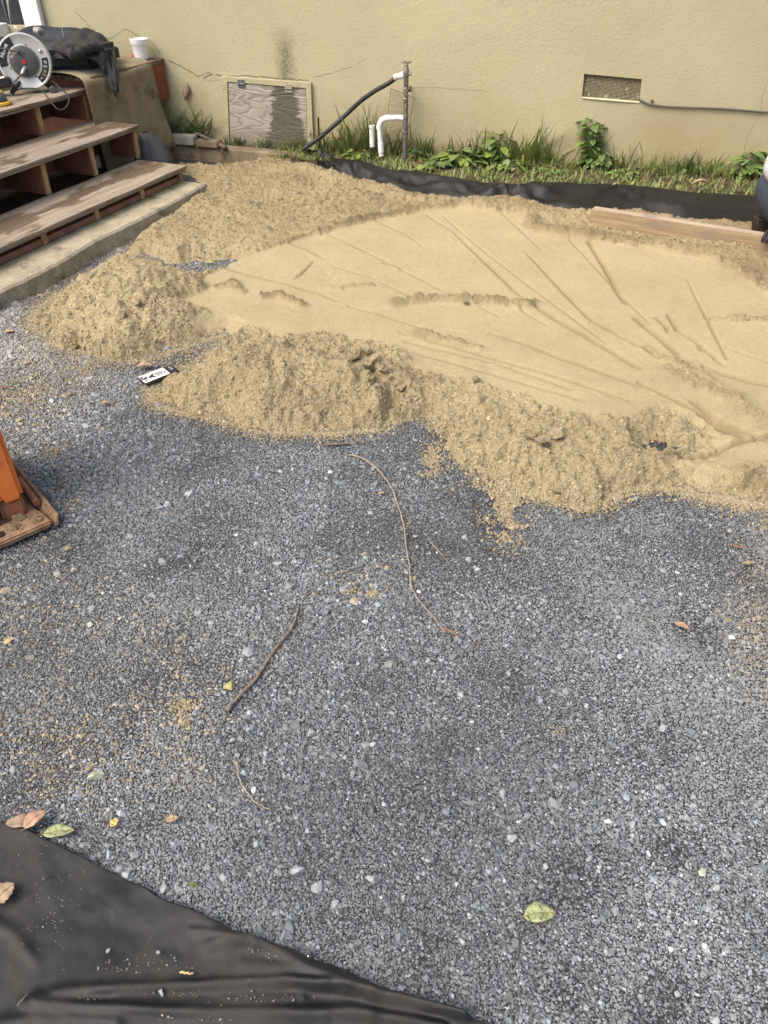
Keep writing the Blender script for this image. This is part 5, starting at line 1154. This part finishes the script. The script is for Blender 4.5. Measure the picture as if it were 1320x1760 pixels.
# big clods: countable lumps on the piles
sandmat_clod = mat('clod_sand', (.37, .305, .19), (.24, .19, .11), 30, .95, 1, 160, .006, spec=.1)
clods = [(606, 618, .060, 'largest clod on the crest right of the front sand pile'), (628, 608, .045, 'upright clod behind the largest clod'), (588, 604, .036, 'clod left of the largest clod, on the pile crest'), (646, 622, .045, 'angular clod right of the largest clod'), (660, 640, .040, 'clod at the lower right end of the clod cluster'),
         (632, 640, .050, 'broad clod below the cluster of crest clods'), (618, 632, .032, 'small clod wedged below the largest clod'), (690, 672, .034, 'lone clod on the slope right of the clod cluster'), (672, 655, .030, 'small clod just below the cluster end'), (566, 596, .026, 'small clod at the left end of the crest'),
         (934, 768, .055, 'flat slab of caked sand on the right hand pile'), (908, 752, .050, 'slanting slab of caked sand above the flat slab'), (884, 790, .034, 'rounded clod left of the flat slab'), (955, 752, .045, 'thin slab of caked sand right of the flat slab'), (818, 656, .028, 'small clod on the ridge between the piles'),
         (955, 850, .030, 'pair of rounded lumps at the front foot of the right pile'), (640, 655, .030, 'clod low on the slope right of the front pile'), (236, 525, .045, 'clod beside the dark hollow of the left pile'), (210, 545, .035, 'clod below the dark hollow of the left pile'), (128, 598, .032, 'clod at the lower left foot of the left pile'), (800, 522, .026, 'small lump on the crumbly ridge across the smooth sand')]
for i, (u, v, s, lab) in enumerate(clods):
    z = .05
    for _ in range(8): w = P(u, v, z); z = float(sample(H_, np.array([w[0]]), np.array([w[1]]))[0])*.6+z*.4
    w = P(u, v, z); r = random.Random(i+70); bm = bmesh.new(); pts_ = []
    for k in range(16):
        q_ = Vector((r.gauss(0, 1), r.gauss(0, 1), r.gauss(0, 1))).normalized()*r.uniform(.8, 1.05); bm.verts.new((q_.x*.55, q_.y*.42, q_.z*(.38 if 'slab' not in lab else .2)))
    res = bmesh.ops.convex_hull(bm, input=bm.verts); bmesh.ops.delete(bm, geom=[e for e in res['geom_interior'] if isinstance(e, bmesh.types.BMVert)], context='VERTS')
    bmesh.ops.bevel(bm, geom=list(bm.edges), offset=.03, segments=1, affect='EDGES'); bmesh.ops.triangulate(bm, faces=bm.faces)
    bmesh.ops.subdivide_edges(bm, edges=list(bm.edges), cuts=2, use_grid_fill=True)
    for vv in bm.verts: vv.co += vv.co.normalized()*r.uniform(-.045, .04)
    rt = Matrix.Rotation(r.uniform(0, 6.28), 4, 'Z') @ Matrix.Rotation(r.uniform(-.4, .4), 4, 'X')
    bmesh.ops.transform(bm, matrix=Matrix.Translation((w[0], w[1], z+s*.38)) @ rt @ Matrix.Scale(s*1.35, 4), verts=bm.verts)
    me = bpy.data.meshes.new('sand_clod'); bm.to_mesh(me); bm.free(); me.materials.append(sandmat_clod)
    tag(link('sand_clod', me), lab, 'sand clod', 'caked clods on the sand piles')
# ================================================================== FOREGROUND FABRIC
rows = []; nx_ = 260; xg = np.linspace(-1.15, .34, nx_)
for j in range(160):
    a = j/159; ye = fab_edge(xg)+.004*fbm(xg, xg*0, .05, 2, 90); yy = ye-(a**1.25)*.85
    zf_ = .010+.010*np.exp(-((ye-yy)/.03)**2)*(.6+.6*fbm(xg, yy, .12, 2, 91))+.004*fbm(xg, yy, .15, 3, 92)+.0012*fbm(xg, yy, .03, 2, 93)
    for (pl, hh_, ww_) in (([(90, 1700), (250, 1690), (420, 1688), (560, 1694)], .008, .009), ([(60, 1728), (200, 1736), (420, 1742), (640, 1748)], .010, .010), ([(330, 1600), (380, 1606), (440, 1628)], .006, .006), ([(60, 1712), (200, 1700), (330, 1694), (500, 1686), (620, 1702), (800, 1745)], .018, .008), ([(640, 1712), (740, 1728), (800, 1750)], .008, .008), ([(120, 1752), (300, 1757), (560, 1752)], .009, .009), ([(200, 1716), (350, 1720), (520, 1714)], .006, .008), ([(40, 1722), (150, 1733), (300, 1738), (450, 1740), (600, 1738), (760, 1765)], .020, .009), ([(360, 1625), (430, 1612), (520, 1655), (600, 1690)], .012, .012), ([(420, 1660), (520, 1668), (640, 1705)], .010, .012), ([(-20, 1580), (20, 1600), (60, 1650)], .010, .012), ([(0, 1760), (60, 1750), (200, 1765)], .016, .014), ([(180, 1545), (330, 1590), (420, 1612)], .006, .03)):
        d, _ = segdist(xg, yy, [(*P(u, v, .015)[:2], 0) for u, v in pl]); zf_ = zf_+hh_*np.exp(-(d/ww_)**2)*(.75+.25*fbm(xg, yy, .2, 2, 95))
    if j == 0: zf_ = zf_*0+.001
    rows.append([np.array([x, y_, z]) for x, y_, z in zip(xg, yy, np.maximum(zf_, .002))])
fbo = MB().grid(rows).build('landscape_fabric', M['fabric'], smooth='all', thick=.0012)
tag(fbo, 'black woven landscape fabric with dusty wrinkles in the near corner', 'landscape fabric')
# ================================================================== LEAVES, TWIGS, PHONE, PEBBLES
def fallen(u, v, L, w, rot_, mt, lab, curl=.18, z=.006, bend=.15, stem=True, name='fallen_leaf', grp='fallen leaves on the gravel', lobed=0.):
    z = z+.005; c = P(u, v, z); r = random.Random(int(u*7+v)); d = np.array([math.cos(rot_), math.sin(rot_), 0]); s2 = np.array([-d[1], d[0], 0]); n = 12; V = []
    for i in range(n+1):
        t = i/n; ww = w*.5*math.sin(math.pi*min(.999, max(.001, t**.85)))**.75*(1+lobed*math.sin(i*2.6)); 
        zc_ = bend*L*math.sin(math.pi*t)*.4+.001*math.sin(i*1.3)
        for k in (-1, -.5, 0, .5, 1): V.append(c+d*(t-.5)*L+s2*(ww*k+.06*w*math.sin(t*3))+Zv*(max(0, zc_)+curl*ww*abs(k)**1.5+(.0015 if k == 0 else 0)*-1+.0005*math.sin(i*2.1+k*3)))
    root = thing(name, c, lab, 'leaf', grp)
    mb = MB(); mb.add(V, [(5*i+k, 5*i+k+1, 5*i+k+6, 5*i+k+5) for i in range(n) for k in range(4)]); mb.build('blade', mt, root, smooth='all', thick=.0005)
    mid_ = [V[5*i+2]+Zv*.0006 for i in range(n+1)]
    if stem: mid_ = [mid_[0]-d*L*.16+Zv*.001]+mid_
    MB().tube(mid_, [.0009]*(len(mid_)-1)+[.0003], 5).build('midrib', M['straw'], root); return root
fallen(36, 1412, .062, .030, .15+math.pi, M['lf_brown'], 'dull brown leaf at the left edge, under the orange leaf', z=.018)
fallen(61, 1409, .050, .032, .85, M['lf_orange'], 'bright orange brown leaf overlapping the dull brown leaf', z=.024, bend=.3)
fallen(101, 1431, .062, .028, .12, M['lf_green'], 'mottled green leaf at the fabric edge beside the orange leaf', z=.014)
fallen(197, 1414, .020, .016, 1.2, M['lf_yellow'], 'tiny yellow leaf with a thin upright stalk', z=.008, lobed=.2)
fallen(296, 1408, .026, .016, .2, M['lf_tan'], 'small curled tan leaf fragment below the curved twig', z=.008, lobed=.15)
fallen(7, 1536, .046, .042, 1.0, M['lf_tan'], 'tan leaf lying on the black fabric at the left edge', z=.022, lobed=.12)
fallen(928, 1573, .062, .036, .1, M['lf_green'], 'mottled yellow green leaf alone on the gravel at lower right', z=.008, bend=.25)
fallen(1172, 1077, .040, .020, -.62, M['lf_orange'], 'salmon coloured pointed leaf alone at the right', z=.010, bend=.35, stem=False)
fallen(1268, 940, .030, .010, -.5, M['lf_red'], 'thin dark red leaf near the right edge', z=.008)
fallen(1288, 968, .040, .014, .1, M['lf_tan'], 'rolled tan leaf just below the thin dark red leaf', z=.008, lobed=.2)
fallen(249, 630, .065, .038, .15+math.pi, M['lf_tan'], 'folded olive tan leaf behind the phone', z=.012, bend=.3, curl=.5)
fallen(360, 451, .050, .025, -.1, M['lf_yellow'], 'pale yellow leaf in the gravel gap between the sand heaps', z=.012)
fallen(46, 624, .030, .022, .8, M['lf_tan'], 'pale crumpled leaf on the gravel below the left sand pile', z=.006, lobed=.2)
fallen(9, 666, .026, .016, -.6, M['lf_red'], 'small reddish leaf at the left edge of the gravel', z=.006)
fallen(182, 693, .035, .020, .3, M['lf_tan'], 'tan curled leaf on the gravel below the phone', z=.008, curl=.5)
fallen(15, 570, .050, .030, .2, M['lf_tan'], 'flat grey tan leaf by the concrete slab', z=.004)
fallen(332, 1521, .022, .010, -.4, M['lf_dgreen'], 'small dark green leaf beside the fabric edge', z=.008)
fallen(655, 848, .022, .012, .3, M['lf_tan'], 'small folded leaf left of the long thin twig', z=.006)
fallen(104, 22-0, .01, .01, 0, M['lf_tan'], 'x') if False else None
for (u, v, L, w, r_, mt, lab, zz_) in ((582, 242, .085, .05, .1, 'lf_brown', 'large reddish brown leaf caught in the grass right of the stake', .17), (628, 262, .06, .035, .6, 'lf_red', 'dark red leaf at the foot of the white stub pipe', .11), (757, 246, .07, .03, 1.4, 'lf_brown', 'upright dry leaf left of the round leaved weed', .17), (709, 271, .05, .025, .2, 'lf_orange', 'small orange brown leaf near the standpipe foot', .11), (1204, 317, .11, .045, -.1, 'lf_tan', 'broad tan leaf lying on the edge of the fabric skirt', .13), (722, 281, .05, .028, -.3, 'lf_red', 'rust coloured leaf on the fabric edge below the standpipe', .125), (885, 293, .05, .02, .3, 'lf_tan', 'pale leaf in front of the large grass clump', .12), (1058, 318, .04, .02, .2, 'lf_tan', 'tiny tan leaf on the fabric edge under the vent', .125)):
    fallen(u, v, L, w, r_, M[mt], lab, z=zz_, curl=.5, bend=.4, grp='dry leaves among the weeds')
# dry leaf clinging to the wall
c = W(320, 156, .012); mb = MB(); V = []; n = 10
for i in range(n+1):
    t = i/n; ww = .026*math.sin(math.pi*min(.98, t+.02))**.7
    for k in (-1, 0, 1): V.append(c+Zv*(.058-.115*t)+WV*(ww*k+.008*math.sin(t*5))+WN*(.010*(1-abs(k))+.012*t))
tag(mb.add(V, [(3*i+k, 3*i+k+1, 3*i+k+4, 3*i+k+3) for i in range(n) for k in range(2)]).build('dry_leaf', M['lf_brown'], smooth='all', thick=.001), 'curled dry leaf stuck on the wall above the strap leaf plant', 'leaf')
def twig(px, r, mt, lab, z=.009, jig=.0015, n=6):
    rr = random.Random(int(px[0][0])); pts_ = [P(u, v, z+.002*math.sin(i*1.7)) for i, (u, v) in enumerate(px)]; c_ = smooth_curve(pts_, n)
    c_ = [q_+np.array([rr.uniform(-jig, jig), rr.uniform(-jig, jig), rr.uniform(-.0004, .0008)]) for q_ in c_]; m_ = len(c_)
    rad = [r*(1-.45*i/m_)*(1+(.35 if rr.random() < .12 else 0)+rr.uniform(-.1, .1)) for i in range(m_)]
    mb = MB(); mb.tube(c_, rad, 7); return tag(mb.build('twig', mt, smooth='all'), lab, 'twig', 'twigs lying on the gravel')
twig([(390, 1221), (415, 1192), (440, 1166), (462, 1132), (480, 1106), (500, 1082), (508, 1062), (514, 1036)], .0048, M['twig'], 'thickest knobbly brown twig lying diagonally on the gravel')
twig([(600, 782), (622, 787), (650, 808), (672, 836), (684, 868), (695, 905), (698, 940), (704, 975), (708, 1010), (720, 1032), (745, 1060), (766, 1086)], .0030, M['twig_pale'], 'long thin pale twig running down the middle of the gravel')
twig([(408, 1309), (410, 1332), (424, 1360), (442, 1380), (466, 1393)], .0022, M['twig_pale'], 'short curved pale twig below the thick twig')
twig([(580, 985), (600, 978), (625, 970)], .0016, M['twig_pale'], 'short straw left of the long thin twig')
twig([(735, 925), (752, 945), (772, 968)], .0014, M['twig_pale'], 'faint thin twig right of the long thin twig')
twig([(766, 1086), (758, 1078), (780, 1088), (788, 1096)], .0026, mat('twig_red', (.24, .14, .11), (.2, .1, .08), 90), 'small reddish twig end at the foot of the long thin twig')
twig([(826, 1096), (822, 1110), (806, 1124)], .0018, M['twig'], 'small bent twig right of the reddish twig end')
twig([(1107, 1052), (1114, 1068), (1123, 1082)], .0016, M['twig'], 'thin straight twig left of the salmon leaf')
twig([(516, 1300), (528, 1262), (530, 1250)], .0012, M['twig_pale'], 'faint straw above the curved twig')
twig([(560, 765), (590, 762), (616, 764)], .0035, M['twig'], 'dark stub of wood at the foot of the front sand pile')
twig([(310, 1671), (322, 1673), (333, 1674)], .0022, mat('wood_chip', (.5, .36, .18), (.4, .28, .13), 60), 'pale wood splinter lying on the black fabric', z=.018)
twig([(30, 1728), (40, 1716), (50, 1706)], .0018, M['twig'], 'brown straw on the black fabric at the lower left', z=.026)
twig([(1, 1700), (6, 1690)], .001, M['twig'], 'x') if False else None
def pebble(u, v, s, c, lab, z=.004, seed=0, flat=.6):
    w = P(u, v, z); me = hull(int(u+v*3+seed), flat, 16, 'pebble', None); me.materials.clear()
    me.materials.append(c); nco = np.empty(len(me.vertices)*3); me.vertices.foreach_get('co', nco); a = random.Random(u).uniform(0, 3); k = nco.reshape(-1, 3)*s
    k = np.stack([k[:, 0]*math.cos(a)-k[:, 1]*math.sin(a), k[:, 0]*math.sin(a)+k[:, 1]*math.cos(a), k[:, 2]], 1)+w; me.vertices.foreach_set('co', k.ravel()); me.update()
    return tag(link('pebble', me), lab, 'pebble', 'larger pebbles among the gravel')
wq = mat('white_quartz', (.54, .54, .53), (.42, .42, .41), 200, .5, .3, 500, .001); gq = mat('pale_grey_stone', (.27, .28, .28), (.19, .20, .205), 60, .6, .6, 400, .001, speck=((.42, .43, .44), 300)); tq = mat('greenish_stone', (.36, .37, .29), (.27, .28, .22), 90, .6, .5, 400, .001)
for (u, v, s, m_, lab) in ((568, 811, .020, wq, 'white quartz pebble left of the long thin twig'), (720, 1017, .014, wq, 'white pebble right beside the long thin twig'), (628, 1068, .017, wq, 'white pebble left of the reddish twig end'), (437, 1358, .016, wq, 'white pebble inside the curve of the curved twig'), (155, 1073, .020, tq, 'angular pale pebble in the left middle of the gravel'),
        (208, 1063, .015, tq, 'rounded cream pebble right of the angular pale pebble'), (342, 1055, .022, gq, 'flat pale pebble between the thick twig and the cream pebble'), (164, 1335, .034, tq, 'largest greenish flat stone above the fallen leaves'), (800, 925, .028, gq, 'flat grey stone right of the long thin twig, below the sand spill'), (806, 962, .027, gq, 'second flat grey stone below the first one'),
        (766, 1172, .022, gq, 'dark edged grey stone in the middle of the gravel'), (428, 1120, .040, gq, 'dusty grey stone left of the thick twig'), (13, 1103, .022, mat('ochre_stone', (.45, .35, .17), (.36, .27, .12), 60), 'ochre stone near the left edge'), (395, 1180, .034, mat('olive_stone', (.33, .30, .13), (.25, .23, .1), 60), 'olive stone left of the lower end of the thick twig'), (1254, 912, .014, wq, 'white pebble above the thin dark red leaf'),
        (1088, 1418, .022, gq, 'grey stone in the lower right part of the gravel'), (1058, 1566, .020, gq, 'pale stone right of the mottled yellow green leaf'), (512, 1497, .032, gq, 'flat pale stone in the lower middle'), (282, 1527, .022, gq, 'grey stone touching the edge of the black fabric'), (640, 1512, .026, gq, 'grey stone in the gravel right of the flat pale stone'),
        (272, 1636, .009, gq, 'tiny stone lying on the black fabric'), (278, 1706, .014, gq, 'brightest tiny stone on a fabric fold'), (186, 1634, .010, gq, 'tiny stone left on the black fabric'), (1206, 1496, .024, tq, 'cream stone near the right edge, low in the gravel'), (545, 1525, .028, gq, 'grey stone just right of the flat pale stone'), (1045, 1412, .016, wq, 'whitish round pebble left of the grey stone at lower right'), (880, 1440, .020, gq, 'small smooth grey stone above the mottled leaf'), (605, 1330, .018, gq, 'grey pebble in the centre of the lower gravel')):
    pebble(u, v, s*1.15, m_, lab, z=.019 if v > 1600 and u < 300 else .004)
# phone
ph0, ph1, ph2 = P(238, 650, .022), P(300, 626, .030), P(252, 662, .022)
phx = nrm(ph1-ph0); phy = nrm(np.cross(Zv, phx)); c = P(252, 655, .018)
phone = thing('phone', c, 'phone in a black and white case lying against the front sand pile', 'phone')
pz = nrm(np.cross(phx, phy)); o0 = P(241, 652, .016); Lp, Wp = .152, .072
o0 = o0-phy*Wp*.95
o0 = P(250, 664, .016)
MB().box(o0, phx*Lp, phy*Wp, pz*.010).build('case', M['black_plastic'], phone, True, .006, 3)
def pquad(x0, x1, y0, y1, mt, nm, h=.0104, t=.0004): return MB().box(o0+phx*x0+phy*y0+pz*h, phx*(x1-x0), phy*(y1-y0), pz*t).build(nm, mt, phone, bevel=.0001)
pquad(.005, .112, .005, Wp-.005, M['white_print'], 'white_panel'); pquad(.118, Lp-.006, .006, Wp-.006, M['black_plastic'], 'camera_panel')
def pshape(poly, mt, nm, h): return MB().prism([o0+phx*a+phy*b2+pz*h for a, b2 in poly], pz*.0004).build(nm, mt, phone)
el = lambda ca, cb_, ra, rb: [(ca+ra*math.cos(k*math.pi/12), cb_+rb*math.sin(k*math.pi/12)) for k in range(24)]
pshape([(.028, .030), (.052, .050), (.075, .056), (.098, .050), (.106, .036), (.098, .022), (.075, .016), (.052, .022)], M['black_plastic'], 'printed_shape', .0109)
pshape(el(.078, .036, .022, .0165), M['white_print'], 'printed_ring', .0114); pshape(el(.078, .036, .019, .0135), M['grey_cloth'], 'printed_disc', .0119)
pshape([(.006, .034), (.030, .020), (.024, .034), (.036, .044), (.012, .060), (.006, .056)], M['black_plastic'], 'printed_shape', .0109); pshape([(.010, .012), (.022, .010), (.016, .026)], M['black_plastic'], 'printed_shape', .0109); pshape([(.010, .044), (.022, .040), (.018, .052)], M['white_print'], 'printed_shape', .0114)
for a, b2 in ((.134, .050), (.134, .034)): MB().lathe(o0+phx*a+phy*b2+pz*.0108, pz, [(.007, 0), (.0065, .001), (.004, .0012)], 16).build('camera_lens', M['steel'], phone, True)
print('objects', len(bpy.data.objects))
